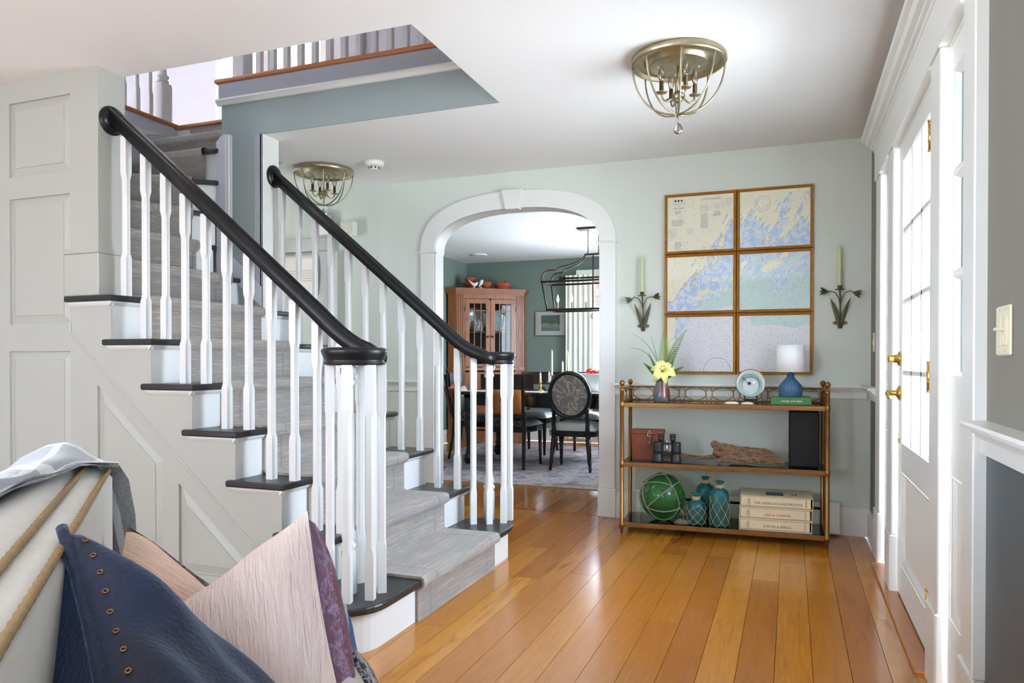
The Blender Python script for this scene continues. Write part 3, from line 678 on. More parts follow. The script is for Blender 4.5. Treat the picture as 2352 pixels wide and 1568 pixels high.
for x, y in ((-1.635, 3.70), (-1.554, 3.735), (-1.488, 3.785), (-1.482, 3.865), (-1.535, 3.93), (-1.63, 3.92)): baluster(x, y, Z[0], 1.058 if x != -1.635 else 1.09, far, random.uniform(0, .6))
# upper landing balustrades
ur = thing('landing_railing', 'white balustrade along the upper landing above the sage wall', 'railing', (-3.2, 3.67, ZF), wc=True)
G().box(-3.235, 3.63, ZF+.01, -3.145, 3.72, 3.75, .006).o('newel_post', 'stair_white', ur)
for i in range(17): baluster(-3.06+i*.102, 3.675, ZF+.012, 3.66, ur)
G().sweep([(-3.2, 3.675, 3.7), (-1.3, 3.675, 3.7)], RAILP, up=(0, 1, 0)).o('handrail', 'black_gloss', ur)
ul = thing('landing_railing', 'white balustrade with turned newel at the head of the stairs', 'railing', (-4.28, 4.1, ZF), wc=True)
nw = [(0, .30), (.046, .30), (.05, .315), (.04, .325), (.05, .34), (.05, .35), (.036, .365), (.03, .5), (.034, .8), (.03, .9), (.045, .93), (0, .95)]
G().lathe(nw, (-4.285, 4.10, ZF), 18).box(-4.335, 4.05, ZF+.01, -4.235, 4.15, ZF+.30, .012).o('newel_post', 'stair_white', ul)
for i in range(12): baluster(-4.285, 3.985-i*.112, ZF+.012, 3.66, ul)
G().sweep([(-4.285, 4.1, 3.7), (-4.285, 2.2, 3.7)], RAILP, up=(0, 0, 1)).o('handrail', 'black_gloss', ul)
# ================================================================ hall: lights, wall things
def ceiling_light(loc, rz, label):
    t = thing('ceiling_light', label, 'ceiling light', loc, rz, 'matching ceiling lights')
    pl = G().lathe([(0, 0), (.205, 0), (.212, -.008), (.213, -.03), (.206, -.036), (.196, -.036), (.194, -.022), (.135, -.02), (.134, -.036), (.126, -.04), (.05, -.04), (0, -.04)], n=40).o('ceiling_plate', 'silver_leaf', t)
    for a in range(4): G().ball((.09*math.cos(a*PI/2+.3), .09*math.sin(a*PI/2+.3), -.042), .006, 8).o('screw', 'silver_leaf', pl)
    for i in range(8):                                        # bowl of curved wires
        a = 2*PI*i/8+.2; c, s = math.cos(a), math.sin(a); pts = []
        for j in range(15):
            q = PI/2*j/14; r = .203*math.cos(q)**.85 if j < 14 else .0; z = -.034-.222*math.sin(q)**1.05
            pts.append((c*r, s*r, z))
        G().tube(pts, .0042, 7).o('cage_wire', 'silver_leaf', t)
    g = G().cyl((0, 0, -.04), (0, 0, -.16), .006, n=8).ball((0, 0, -.175), .026, 16).lathe([(0, -.21), (.012, -.2), (.02, -.196), (.006, -.19), (.01, -.18), (.03, -.176), (.03, -.172), (.01, -.168)], n=14)
    g.cyl((0, 0, -.21), (0, 0, -.235), .004, n=8); g.o('stem', 'silver_leaf', t)
    for i in range(4):
        a = PI/2*i+.55; c, s = math.cos(a), math.sin(a)
        def P(r, z): return (c*r, s*r, z)
        ar = G().tube([P(.02, -.175), P(.035, -.19), P(.05, -.2), P(.066, -.198), P(.077, -.185), P(.08, -.168)], .0045, 7)
        ar.lathe([(0, 0), (.024, .003), (.026, .006), (.01, .006), (.01, .052), (0, .052)], P(.08, -.168), 14)
        arm = ar.o('light_arm', 'silver_leaf', t)
        G().lathe([(.006, 0), (.012, .012), (.0155, .026), (.014, .042), (.008, .06), (.002, .072), (0, .073)], P(.08, -.115), 12).o('bulb', 'clear_bulb', arm)
    d = G().lathe([(0, -.345), (.012, -.342), (.021, -.33), (.0215, -.322), (.016, -.308), (.006, -.297), (0, -.294)], n=12, smooth=False)
    d.cyl((0, 0, -.256), (0, 0, -.295), .0012, n=5).ball((0, 0, -.283), .005, 8); d.o('crystal_drop', 'crystal', t)
    return t
L1 = ceiling_light((-.478, 3.36, ZC), 0, 'antique silver wire-bowl ceiling light above the entry floor by the front door')
dup(L1, (-3.12, 4.42, ZC), .4, 'antique silver wire-bowl ceiling light behind the stair railing near the smoke detector')
t = thing('smoke_detector', 'round white smoke detector on the hall ceiling', 'smoke detector', (-2.68, 4.38, ZC))
G().lathe([(0, 0), (.068, 0), (.068, -.012), (.062, -.03), (.05, -.034), (0, -.034)], n=28).o('housing', 'white_plastic', t)
G().lathe([(.036, -.034), (.034, -.05), (.026, -.054), (0, -.054)], n=20).o('sensor_cap', 'white_plastic', t)
for i in range(8): G().box(-.006, -.037, -.048, .006, -.033, -.037).o('vent_slot', 'dark_gap', t, rot=(0, 0, i*PI/4))
t = thing('doorbell_chime', 'square white louvred chime box on the sage wall', 'chime', (-3.25, YB, 2.11), wc=False)
G().box(-.062, -.055, -.056, .062, 0, .056, .006).o('cover', 'white_plastic', t)
for i in range(8): G().box(-.05, -.0575, -.043+i*.0115, .05, -.054, -.037+i*.0115, .001).o('louvre', 'ivory_plastic', t)
# ---- baseboard heater behind the console
t = thing('baseboard_heater', 'long white baseboard heater behind the brass console', 'heater', (-.35, YB-.03, 0), wc=True)
G().box(-.995, YB-.055, .015, .287, YB-.012, .2, .003).o('back_panel', 'white_trim', t)
G().box(-.93, YB-.066, .045, .2, YB-.055, .155, .004).o('front_cover', 'white_trim', t)
G().box(-.93, YB-.064, .172, .2, YB-.05, .2, .003).o('damper', 'white_trim', t)
for a, b in ((-.997, -.93), (.2, .289)): G().box(a, YB-.072, .012, b, YB-.01, .205, .006).o('end_cap', 'white_trim', t)
G().box(-.9, YB-.0565, .156, .19, YB-.05, .171).o('air_slot', 'dark_gap', t)
t = thing('wall_outlet', 'cream wall outlet plate just below the console middle shelf', 'outlet', (-.487, YB, .335), wc=False)
G().box(-.036, -.006, -.056, .036, 0, .056, .003).o('cover_plate', 'ivory_plastic', t)
for z in (-.02, .02):
    s_ = G().lathe([(0, 0), (.015, 0), (.015, .003), (0, .003)], (0, -.006, z), 14, False, (0, -1, 0)).o('socket', 'ivory_plastic', t)
    for x in (-.005, .005): G().box(x-.001, -.0097, z-.004, x+.001, -.0088, z+.004).o('slot', 'dark_gap', s_)
def switch(loc, label, wide, name='light_switch'):
    t = thing(name, label, 'light switch', loc)
    w_ = .06 if wide else .036
    G().box(-.007, -w_, -.057, 0, w_, .057, .004).o('cover_plate', 'ivory_plastic', t)
    if wide:
        G().box(-.010, .006, -.034, -.006, .042, .034, .001).o('rocker', 'ivory_plastic', t)
        s_ = G().box(-.011, -.042, -.034, -.006, -.006, .034, .001).o('dimmer_slide', 'ivory_plastic', t)
        G().box(-.013, -.028, -.024, -.010, -.02, -.012, .001).box(-.03, -.03, -.002, -.008, -.018, .006, .002).o('slider', 'ivory_plastic', s_)
        for y in (-.024, .024):
            for z in (-.048, .048): G().cyl((-.0072, y, z), (-.0085, y, z), .003, n=8).o('screw', 'ivory_plastic', t)
    else:
        G().box(-.012, -.006, -.012, -.006, .006, .012, .002).o('toggle', 'ivory_plastic', t)
    return t
switch((XR, 1.957, 1.143), 'ivory double dimmer switch plate on the grey wall above the white rail', True)
switch((XR, 4.75, 1.185), 'small white switch plate beside the door casing near the corner', False)
# ---- six framed chart sections
def chart_mat():
    k = NT('sea_chart'); p = k.pos(); s = k.n('SeparateXYZ'); k.l(p, s.inputs[0])
    tx = k.math('DIVIDE', k.math('ADD', s.outputs[0], .791), .922); tz = k.math('DIVIDE', k.math('SUBTRACT', s.outputs[2], .988), 1.194)
    pr = k.vmap(k.vmap(p, rot=(0, -.5, 0)), (24, 1, 5.5)); nz = k.ramp(k.noise(pr, 1.0, 5, .6, .35), [(.36, 0.), (.64, 1.)])
    pi_ = k.vmap(k.vmap(p, rot=(0, -.75, 0)), (11, 1, 4.5)); ni = k.noise(pi_, 1.3, 4, .55, .2)
    shore = k.math('MINIMUM', k.math('ADD', k.math('MULTIPLY', tx, .92), .36), .80)
    e0 = k.math('SUBTRACT', tz, shore)
    amp = k.math('ADD', k.math('MULTIPLY', tx, .34), .1)
    e = k.math('ADD', e0, k.math('MULTIPLY', k.math('SUBTRACT', nz, .5), amp))
    isl = k.math('MULTIPLY', k.math('GREATER_THAN', ni, .635), k.math('MULTIPLY', k.math('GREATER_THAN', e0, -.3), .5))
    west = k.math('MULTIPLY', k.math('LESS_THAN', k.math('ADD', tx, k.math('MULTIPLY', ni, .1)), .13), k.math('MULTIPLY', k.math('GREATER_THAN', tz, .1), k.math('MULTIPLY', k.math('LESS_THAN', tz, .34), .8)))
    e = k.math('ADD', e, k.math('ADD', isl, west))
    n2 = k.noise(p, 5, 4)
    gz = k.math('ADD', tz, k.math('MULTIPLY', k.math('SUBTRACT', n2, .5), .1))
    gl = k.math('MULTIPLY', k.math('GREATER_THAN', gz, k.math('SUBTRACT', .36, k.math('MULTIPLY', k.math('GREATER_THAN', tx, .6), .1))), 1.)
    deep = k.mix(gl, (232, 230, 232), (204, 224, 218))
    sh = k.ramp(e, [(.28, 0.), (.34, 1.)]); eb = k.math('ADD', e, .6); sh = k.ramp(eb, [(.33, 0.), (.42, 1.)])
    mot = k.ramp(k.noise(p, 24, 4, .65), [(.46, 0.), (.54, 1.)])
    shallow = k.mix(mot, (184, 208, 232), (224, 226, 236))
    c = k.mix(sh, deep, shallow)
    land = k.ramp(eb, [(.598, 0.), (.602, 1.)]); c = k.mix(land, c, (240, 234, 208))
    e = eb
    # contour, road and sounding lines
    for a, b, st in ((e, .6, .75), (e, .5, .2)):
        d = k.math('ABSOLUTE', k.math('SUBTRACT', a, b)); c = k.mix(k.math('MULTIPLY', k.math('LESS_THAN', d, .005), st), c, (110, 112, 110))
    r1 = k.noise(p, 14, 3, .6, .8); d = k.math('LESS_THAN', k.math('ABSOLUTE', k.math('SUBTRACT', r1, .5)), .0045)
    c = k.mix(k.math('MULTIPLY', d, k.math('MULTIPLY', land, .4)), c, (90, 88, 84))
    v = k.n('TexVoronoi'); v.inputs['Scale'].default_value = 60; k.l(p, v.inputs['Vector'])
    dots = k.math('LESS_THAN', v.outputs['Distance'], .2); c = k.mix(k.math('MULTIPLY', dots, k.math('SUBTRACT', .5, k.math('MULTIPLY', land, .45))), c, (120, 124, 132))
    k.col(c); k.set(Roughness=.5); return k.m
chart_mat()
glass('picture_glass', refl=.02)
fw, gap = .4605, .0
def frame_obj(t, x0, z0, x1, z1, y, w_, dpt, mat):
    prof = [(0, 0), (0, .6*dpt), (.2*w_, dpt), (.5*w_, .8*dpt), (.72*w_, .92*dpt), (w_, .45*dpt), (w_, 0)]
    L = [(x0, z0, 1, 1), (x1, z0, -1, 1), (x1, z1, -1, -1), (x0, z1, 1, -1)]; m = len(prof); v = []; f = []
    for (x, z, sx_, sz_) in L: v += [(x+sx_*a, y-b, z+sz_*a) for a, b in prof]
    for i in range(4):
        for j in range(m-1): f.append((i*m+j, ((i+1) % 4)*m+j, ((i+1) % 4)*m+j+1, i*m+j+1))
    return G().add(v, f).o('frame', mat, t)
def ringg(x, z, r, mt, t): return G().tube([(x+r*math.cos(a*PI/22), YB-.0104, z+r*math.sin(a*PI/22)) for a in range(44)], .0008, 4, True).o('compass_rose', mt, t)
rows = (('top', 1.785, 2.182), ('middle', 1.387, 1.783), ('bottom', .988, 1.385))
lab = {('top', 0): 'gilt-framed chart section with the printed title and notes on cream paper',
       ('top', 1): 'gilt-framed chart section of narrow inlets, right of the titled section',
       ('middle', 0): 'gilt-framed chart section of a blue bay, directly below the titled section',
       ('middle', 1): 'gilt-framed chart section directly above the one behind the lamp',
       ('bottom', 0): 'gilt-framed chart section behind the yellow lily and fern',
       ('bottom', 1): 'gilt-framed chart section behind the blue table lamp and glazed dish'}
for nm, z0, z1 in rows:
    for c_ in (0, 1):
        x0 = -.791+c_*.4615; x1 = x0+fw
        t = thing('framed_chart', lab[nm, c_], 'framed chart', ((x0+x1)/2, YB-.005, z0), wc=True)
        G().box(x0+.006, YB-.008, z0+.006, x1-.006, YB-.001, z1-.006).o('backing', 'white_trim', t)
        G().box(x0+.016, YB-.010, z0+.016, x1-.016, YB-.008, z1-.016).o('chart_sheet', 'sea_chart', t)
        frame_obj(t, x0, z0, x1, z1, YB-.002, .019, .024, 'gilt_frame')
        G().box(x0+.015, YB-.0125, z0+.015, x1-.015, YB-.0118, z1-.015).o('picture_glass', 'picture_glass', t)
        if (nm, c_) == ('top', 0):
            F = lambda x, z: Matrix.Translation((x, YB-.0102, z)) @ Matrix.Rotation(PI/2, 4, 'X')
            text('CASCO BAY', .013, 'ink_black', t, F(-.70, 2.088)); text('MAINE', .007, 'ink_black', t, F(-.70, 2.103))
            text('UNITED STATES - EAST COAST', .006, 'ink_black', t, F(-.70, 2.117))
            for i, x in enumerate((-.72, -.70, -.68)): G().lathe([(0, 0), (.007, 0), (.007, .0003), (0, .0003)], (x, YB-.0101, 2.138), 14, False, (0, -1, 0)).o('emblem', 'ink_blue' if i == 2 else 'ink_black', t)
            M('print_grey', (150, 150, 148), .6); M('print_pink', (222, 190, 200), .6)
            for (a, b, n_, mt, wd) in ((-.7, 2.07, 4, 'print_grey', .05), (-.7, 2.01, 7, 'print_grey', .09), (-.73, 1.95, 9, 'print_pink', .055), (-.7, 1.86, 8, 'print_grey', .05), (-.53, 2.1, 8, 'print_pink', .06), (-.53, 2.04, 16, 'print_grey', .055), (-.45, 2.1, 5, 'print_pink', .055), (-.45, 2.05, 5, 'print_grey', .05), (-.375, 2.13, 8, 'print_pink', .045), (-.48, 2.14, 2, 'print_grey', .14), (-.62, 1.95, 7, 'print_pink', .05)):
                g = G()
                for q in range(n_): g.box(a-wd/2, YB-.0103, b-q*.0062, a+wd/2-random.uniform(0, wd*.25), YB-.0101, b-q*.0062+.0022)
                g.o('printed_note', mt, t)
            ringg(-.69, 1.835, .03, 'print_pink', t)
        if (nm, c_) == ('top', 1):
            for r in (.05, .046, .034): ringg(-.17, 2.08, r, 'print_pink', t)
        if (nm, c_) == ('bottom', 0):
            G().tube([(-.45+.085*math.cos(a*PI/20), YB-.0104, 1.012+.085*math.sin(a*PI/20)) for a in range(21)], .0008, 4).o('compass_rose', 'ink_brown', t)
# ---- flower sconces with candles
def sconce(loc, label, fl):
    t = thing('candle_sconce', label, 'sconce', loc)               # origin on the wall at the bracket
    G().prism([(-.042, 0), (-.03, .011), (.03, .011), (.042, 0), (.03, -.011), (-.03, -.011)], 'y', -.008, 0).o('wall_bracket', 'verdigris', t)
    for sgn in (-1, 1):
        rowsL = []
        for i in range(10):
            q = i/9; w_ = .013*math.sin(PI*min(1, .12+q*.9))**.8+.001; x = sgn*(.004+.052*q**1.6); z = -.035+.185*q; y = -.012-.03*q*q
            rowsL.append([(x-w_, y+.004, z), (x, y-.004, z+.004*sgn*0), (x+w_, y+.004, z)])
        G().grid(rowsL).grid([[(p[0], p[1]+.0025, p[2]) for p in r] for r in rowsL]).o('leaf', 'verdigris', t)
        tip = (sgn*.075, -.035, .185+(.006 if sgn == fl else -.004))
        G().tube([(0, -.02, .1), (sgn*.008, -.024, .15), (sgn*.03, -.03, .186), (sgn*.055, -.034, .195), tip], .0032, 6).o('stem', 'verdigris', t)
        dv = Vector((sgn*.9, -.25, -.25 if sgn != fl else .12)).normalized(); fg = G()
        up_ = Vector((0, 0, 1)); a1 = dv.cross(up_).normalized(); a2 = dv.cross(a1)
        for k in range(6):
            a = k*PI/3; rd = a1*math.cos(a)+a2*math.sin(a); tn = a1*-math.sin(a)+a2*math.cos(a); P0 = Vector(tip); R_ = []
            for j, (l_, o_, w_) in enumerate(((0, .004, .004), (.012, .012, .009), (.026, .016, .011), (.038, .026, .001))):
                c_ = P0+dv*l_+rd*o_; R_.append([tuple(c_-tn*w_), tuple(c_+rd*.002), tuple(c_+tn*w_)])
            fg.grid(R_).grid([[tuple(Vector(p)-rd*.0015) for p in r] for r in R_])
        fg.ball(tip, .006, 8); fg.o('flower_head', 'verdigris', t)
    G().tube([(0, -.015, -.03), (0, -.02, .09), (0, -.024, .15), (-.003, -.034, .2)], .0045, 7).o('stem', 'verdigris', t)
    G().lathe([(0, 0), (.028, .002), (.029, .005), (.013, .006), (.014, .028), (.011, .028), (.011, .012), (0, .012)], (-.003, -.036, .2), 18).o('candle_cup', 'verdigris', t)
    c = thing('taper_candle', label.replace('flower wall sconce', 'taper candle standing in the flower sconce').replace('dark metal ', 'pale green '), 'candle', (loc[0]-.003, loc[1]-.036, loc[2]+.212))
    G().lathe([(.0095, 0), (.0105, .02), (.0105, .235), (.007, .25), (.002, .262), (0, .262)], n=12).o('wax', 'wax_green', c)
    G().cyl((0, 0, .26), (0, 0, .272), .0012, n=5).o('wick', 'ink_white', c)
sconce((-.934, YB, 1.312), 'dark metal flower wall sconce beside the arched doorway', 1)
sconce((.284, YB, 1.312), 'dark metal flower wall sconce beside the front door wall', -1)
# ---- white frame with the hanging throw, seen through the balusters
t = thing('window_surround', 'cream window surround on the back hall wall behind the balusters', 'window frame', (-3.7, YB-.03, .9), wc=True)
G().box(-4.2, YB-.05, 1.95, -3.42, YB, 2.055, .004).o('header', 'panel_shade_white', t)
G().box(-3.545, YB-.04, .9, -3.43, YB, 1.95, .004).o('side_casing', 'panel_shade_white', t)
G().box(-3.43, YB-.05, .93, -3.37, YB, 1.945, .006).o('side_moulding', 'white_trim', t)
G().box(-4.2, YB-.06, .9, -3.40, YB, .95, .006).o('sill', 'white_trim', t)
k = NT('striped_throw'); s = k.n('SeparateXYZ'); k.l(k.pos(), s.inputs[0]); z = s.outputs[2]
band = k.math('MULTIPLY', k.math('GREATER_THAN', z, 1.7), k.math('LESS_THAN', z, 1.8)); stripe = k.math('GREATER_THAN', k.math('FRACT', k.math('MULTIPLY', z, 50)), .5)
c = k.mix(k.math('MULTIPLY', band, stripe), (228, 222, 208), (214, 186, 176)); k.col(c); k.set(Roughness=.95); k.bump(k.noise(k.pos(), 200, 2), .3, .003)
t = thing('hanging_throw', 'cream throw with pink stripes hanging in the back hall window', 'throw', (-3.8, YB-.06, 1.6), wc=True)
R_ = []
for i in range(13):
    x = -4.1+i*.047; wv = .006*math.sin(i*1.1)
    R_.append([(x, YB-.05+wv*0, 1.6), (x, YB-.06+wv, 1.62), (x, YB-.062-wv, 1.75), (x, YB-.066+wv, 1.88), (x, YB-.05, 1.925), (x, YB-.03, 1.92)])
G().grid(R_).o('cloth', 'striped_throw', t)
for i in range(16): G().tube([(-3.535, YB-.06, 1.62+i*.018), (-3.527+random.uniform(-.002, .003), YB-.062, 1.618+i*.018)], .002, 4).o('fringe', 'striped_throw', t)
t = thing('wall_lantern', 'cream arched wooden lantern standing on the window header', 'lantern', (-3.49, YB-.05, 2.055), wc=True)
aw = [(-3.575, 2.055), (-3.405, 2.055), (-3.405, 2.2)]+[(-3.49+.085*math.cos(a*PI/12), 2.2+.055*math.sin(a*PI/12)) for a in range(1, 12)]+[(-3.575, 2.2)]
G().prism(aw, 'y', YB-.05, YB-.01).o('lantern_body', 'panel_shade_white', t)
G().prism(inset(aw, .02), 'y', YB-.056, YB-.05).o('arched_panel', 'white_trim', t); G().ball((-3.49, YB-.03, 2.268), .014, 10).o('finial', 'silver_leaf', t)
# ================================================================ brass console and what stands on it
KA, KL, KD = math.radians(2.34), 1.183, .32
KO = Vector((-.983, 4.518, 0)); KX = Vector((math.cos(KA), math.sin(KA), 0)); KY = Vector((-math.sin(KA), math.cos(KA), 0))
def K(a, b, z): return KO+KX*a+KY*b+Vector((0, 0, z))
SH = (.072, .447, .818)                            # shelf glass tops
cs = thing('console_shelf', 'antique brass three-tier console with glass shelves and a looped gallery rail', 'console', KO, KA)
for a in (0, KL):
    for b in (0, KD):
        p = G().lathe([(.004, 0), (.0075, .002), (.0125, .042), (.013, .046), (.0165, .05), (.0165, .056), (.0125, .06), (.0125, .885), (.0145, .888), (.0145, .9), (.0125, .903), (.009, .906), (.006, .912), (.006, .918), (.011, .923), (.0165, .934), (.0165, .941), (.011, .952), (0, .957)], (a, b, 0), 18)
        for z in (SH[0]-.02, SH[1]-.02, SH[2]-.02): p.lathe([(.0125, -.016), (.0145, -.014), (.0145, .022), (.0125, .024)], (a, b, z), 18)
        p.o('post', 'bronze_metal', cs)
for z in SH:
    for b in (0, KD):
        g = G().box(.012, b-.007, z-.03, KL-.012, b+.007, z-.002, .002); g.box(.012, b-.0095, z-.022, KL-.012, b+.0095, z-.017, .001); g.o('shelf_rail', 'bronze_metal', cs)
    for a in (0, KL): G().box(a-.007, .012, z-.03, a+.007, KD-.012, z-.002, .002).o('shelf_rail', 'bronze_metal', cs)
    G().box(.006, .006, z-.006, KL-.006, KD-.006, z).o('glass_shelf', 'shelf_glass', cs)
def gallery(p0, p1, n):                            # loops between two posts
    d = (Vector(p1)-Vector(p0)); L = d.length; d.normalize(); up = Vector((0, 0, 1)); zt, zb = .905, SH[2]+.004; h = zt-zb; w_ = L/n
    def Q(s_, z): return tuple(Vector(p0)+d*s_+up*(z-p0[2]))
    ar = d.cross(up)
    g = G().tube([Q(0, zt), Q(L, zt)], .0042, 6).tube([Q(0, zb), Q(L, zb)], .0036, 6)
    g.o('gallery_rail', 'bronze_metal', cs)
    for i in range(n):
        c = (i+.5)*w_; r = w_*.40
        G().tube([Q(c+r*math.cos(a*PI/12), zb+h/2+h*.49*math.sin(a*PI/12)) for a in range(24)], .0034, 6, True).o('gallery_loop', 'bronze_metal', cs)
        for sg in (-1, 1):
            G().tube([Q(c+sg*(w_*.46-.002-w_*.07*math.sin(PI*j/8)), zb+h*j/8) for j in range(9)], .003, 5).o('gallery_bow', 'bronze_metal', cs)
gallery((0, KD, 0), (KL, KD, 0), 7); gallery((0, 0, 0), (0, KD, 0), 2); gallery((KL, 0, 0), (KL, KD, 0), 2)
# ---- top shelf: vase with flowers
k = NT('stoneware_glaze'); p = k.objc(); n1 = k.noise(k.vmap(p, (1, 1, .22)), 34, 3, .55, .6)
k.col(k.ramp(n1, [(.36, (74, 92, 104)), (.47, (104, 112, 116)), (.53, (134, 84, 66)), (.62, (116, 60, 46))])); k.set(Roughness=.22); k.p.inputs['Coat Weight'].default_value = .5
VL = K(.228, .14, SH[2])
tag(G().lathe([(0, 0), (.046, 0), (.05, .004), (.054, .03), (.052, .06), (.044, .095), (.038, .12), (.039, .138), (.046, .156), (.044, .157), (.037, .14), (.035, .11), (0, .1)], n=32).o('flower_vase', 'stoneware_glaze', loc=VL), 'slate and russet glazed stoneware vase holding the yellow lily', 'vase')
fa = thing('flower_arrangement', 'single yellow lily with fern fronds and grass blades in the stoneware vase', 'flowers', VL, KA)
k = NT('lily_petal'); s = k.n('SeparateXYZ'); k.col(k.mix(k.noise(k.objc(), 30, 3), (246, 236, 128), (250, 242, 168))); k.set(Roughness=.55); k.p.inputs['Subsurface Weight'].default_value = .1
FC = Vector((.012, -.06, .192)); fd = Vector((.12, -.93, .32)).normalized(); f1 = fd.cross(Vector((0, 0, 1))).normalized(); f2 = f1.cross(fd)
for i in range(6):
    a = i*PI/3+.25; rd = f1*math.cos(a)+f2*math.sin(a); tn = -f1*math.sin(a)+f2*math.cos(a); L = .078 if i % 2 else .072; R_ = []
    for j in range(9):
        q = j/8; w_ = (.028 if i % 2 else .022)*math.sin(PI*(.1+.86*q))**.75*(1 if q < 1 else .2); c = FC+fd*(.04*math.sin(q*2.1)-.045*q**3*1.4)+rd*(.006+L*q**1.05)
        R_.append([tuple(c+tn*w_*u+fd*(.006*u*u*(1-q*.3)-.002*math.cos(9*q+i)*abs(u))) for u in (-1, -.6, -.2, .2, .6, 1)])
    G().grid(R_).grid([[tuple(Vector(p)-fd*.001) for p in r] for r in R_]).o('petal', 'lily_petal', fa)
for i in range(6):
    a = i*PI/3; rd = f1*math.cos(a)+f2*math.sin(a); e = FC+fd*.062+rd*.016
    sg = G().tube([tuple(FC+fd*.01), tuple(FC+fd*.04+rd*.006), tuple(e)], .0011, 5).o('stamen', 'lily_petal', fa); G().ball(e, .003, 6, 1.6).o('anther', 'ink_brown', sg)
G().tube([(0, 0, .06), (.004, -.02, .13), tuple(FC+fd*.012)], .004, 7).o('stem', 'leaf_green', fa)
G().lathe([(0, 0), (.013, .012), (.018, .03), (.012, .05), (0, .06)], (.062, -.01, .168), 10, True, (.2, 0, 1)).o('lily_bud', 'wax_yellow', fa)
def blade(pts, w_, mat='leaf_green', name='leaf'):
    P = [Vector(p) for p in pts]; R_ = []; n = len(P)
    for i, p in enumerate(P):
        t = (P[min(i+1, n-1)]-P[max(i-1, 0)]).normalized(); sd = t.cross(Vector((.1, 1, .2))).normalized(); ww = w_*math.sin(PI*(.12+.86*i/(n-1)))
        R_.append([tuple(p-sd*ww), tuple(p+Vector((0, .15, -.3))*ww), tuple(p+sd*ww)])
    return G().grid(R_).grid([[tuple(Vector(q)+Vector((0, .0012, 0))) for q in r] for r in R_]).o(name, mat, fa)
def bez(a, b, c, n=9):
    a, b, c = Vector(a), Vector(b), Vector(c); return [tuple(a*(1-t)**2+b*2*t*(1-t)+c*t*t) for t in [i/n for i in range(n+1)]]
blade(bez((-.01, -.01, .12), (-.05, -.03, .2), (-.115, -.03, .245)), .013)
blade(bez((-.005, 0, .13), (-.04, 0, .22), (-.085, -.01, .31)), .008)
blade(bez((.02, 0, .13), (.06, -.03, .19), (.14, -.03, .222)), .013)
blade(bez((.03, 0, .14), (.05, 0, .2), (.065, 0, .245)), .016)
for e, m in (((-.185, .0, .43), (-.03, 0, .36)), ((-.2, -.01, .335), (-.07, 0, .36)), ((-.075, .02, .42), (-.03, 0, .3)), ((-.05, .02, .30), (-.02, 0, .22))):
    G().tube(bez((0, 0, .12), m, e, 12), .0022, 5, scale=[1.2-.9*i/12 for i in range(13)]).o('grass_blade', 'grass_green', fa)
def frond(c0, c1, c2, ln, mat):
    P = [Vector(p) for p in bez(c0, c1, c2, 26)]; st_ = G().tube(P, .0013, 5).o('fern_stem', mat, fa); g = G()
    for i in range(4, 26):
        t = (P[i]-P[i-1]).normalized(); sd = t.cross(Vector((0, 1, .15))).normalized(); L = ln*math.sin(PI*(.2+.78*(i/26)))**.8*(1-.25*i/26)
        for sg in (-1, 1):
            e = P[i]+sd*sg*L+t*L*.35; m = (P[i]+e)/2; wv = t*.0045*(L/ln+.2)
            g.add([tuple(P[i]-wv*.4), tuple(m-wv), tuple(e), tuple(m+wv)], [(0, 1, 2, 3)])
    g.o('fern_leaflets', mat, st_)
frond((.0, 0, .14), (.02, .01, .3), (.01, .02, .45), .05, 'fern_green')
frond((.02, 0, .14), (.06, .01, .34), (.155, .0, .455), .034, 'leaf_green'); frond((.015, .01, .14), (.04, .02, .25), (.09, .01, .345), .03, 'leaf_green')
# ---- shells
M('shell_white', (232, 220, 204), .5, var=.08, scale=25)
def shell(a, b, ln, rz, label):
    t = thing('sea_shell', label, 'shell', K(a, b, SH[2]), KA+rz, 'pair of shells on the console'); R_ = []
    for i in range(9):
        q = i/8*PI; w_ = math.sin(q)**.6; R_.append([(-ln*math.cos(q), ln*.5*w_*math.cos(u*PI/6), max(.014*w_*math.sin(u*PI/6)*(1+.08*math.cos(u*9)), 0)+.0) for u in range(7)])
    G().grid(R_).o('shell_body', 'shell_white', t); G().prism([(-ln*math.cos(i*PI/12), ln*.5*math.sin(i*PI/12)**.6) for i in range(13)]+[(-ln*math.cos(i*PI/12), -ln*.5*math.sin(i*PI/12)**.6) for i in range(12, -1, -1)][1:-1], 'z', 0, .003).o('shell_rim', 'shell_white', t)
shell(.655, .055, .041, .05, 'larger pale shell lying on the glass shelf left of the dish clock'); shell(.745, .03, .036, -.12, 'smaller flat pale shell lying in front of the dish clock stand')
# ---- glazed dish clock on its stand
k = NT('dish_glaze'); p = k.objc(); n1 = k.noise(p, 22, 4); r_ = k.n('VectorMath', operation='LENGTH'); mp = k.vmap(p, (1, 0, 1), (0, 0, 0), (.006, 0, -.106)); k.l(mp, r_.inputs[0])
rr = k.math('ADD', r_.outputs['Value'], k.math('MULTIPLY', k.math('SUBTRACT', n1, .5), .02))
k.col(k.ramp(k.math('MULTIPLY', rr, 10), [(.5, (206, 216, 212)), (.54, (150, 184, 182)), (.74, (160, 196, 194)), (.78, (222, 226, 216)), (.86, (216, 210, 198))])); k.set(Roughness=.2); k.p.inputs['Coat Weight'].default_value = .4
M('dish_rim', (150, 96, 70), .4)
CL = K(.762, .185, SH[2]); dc = thing('dish_clock', 'round pale blue glazed dish clock with one black hand on an easel', 'clock', CL, KA)
tl = Matrix.Translation((0, 0, .118)) @ Matrix.Rotation(PI/2-.14, 4, 'X')
g = G(); g.T = tl; g.lathe([(0, .004), (.05, .004), (.052, .007), (.078, .018), (.086, .022), (.086, .018), (.05, -.002), (0, -.002)], n=44); g.o('dish', 'dish_glaze', dc)
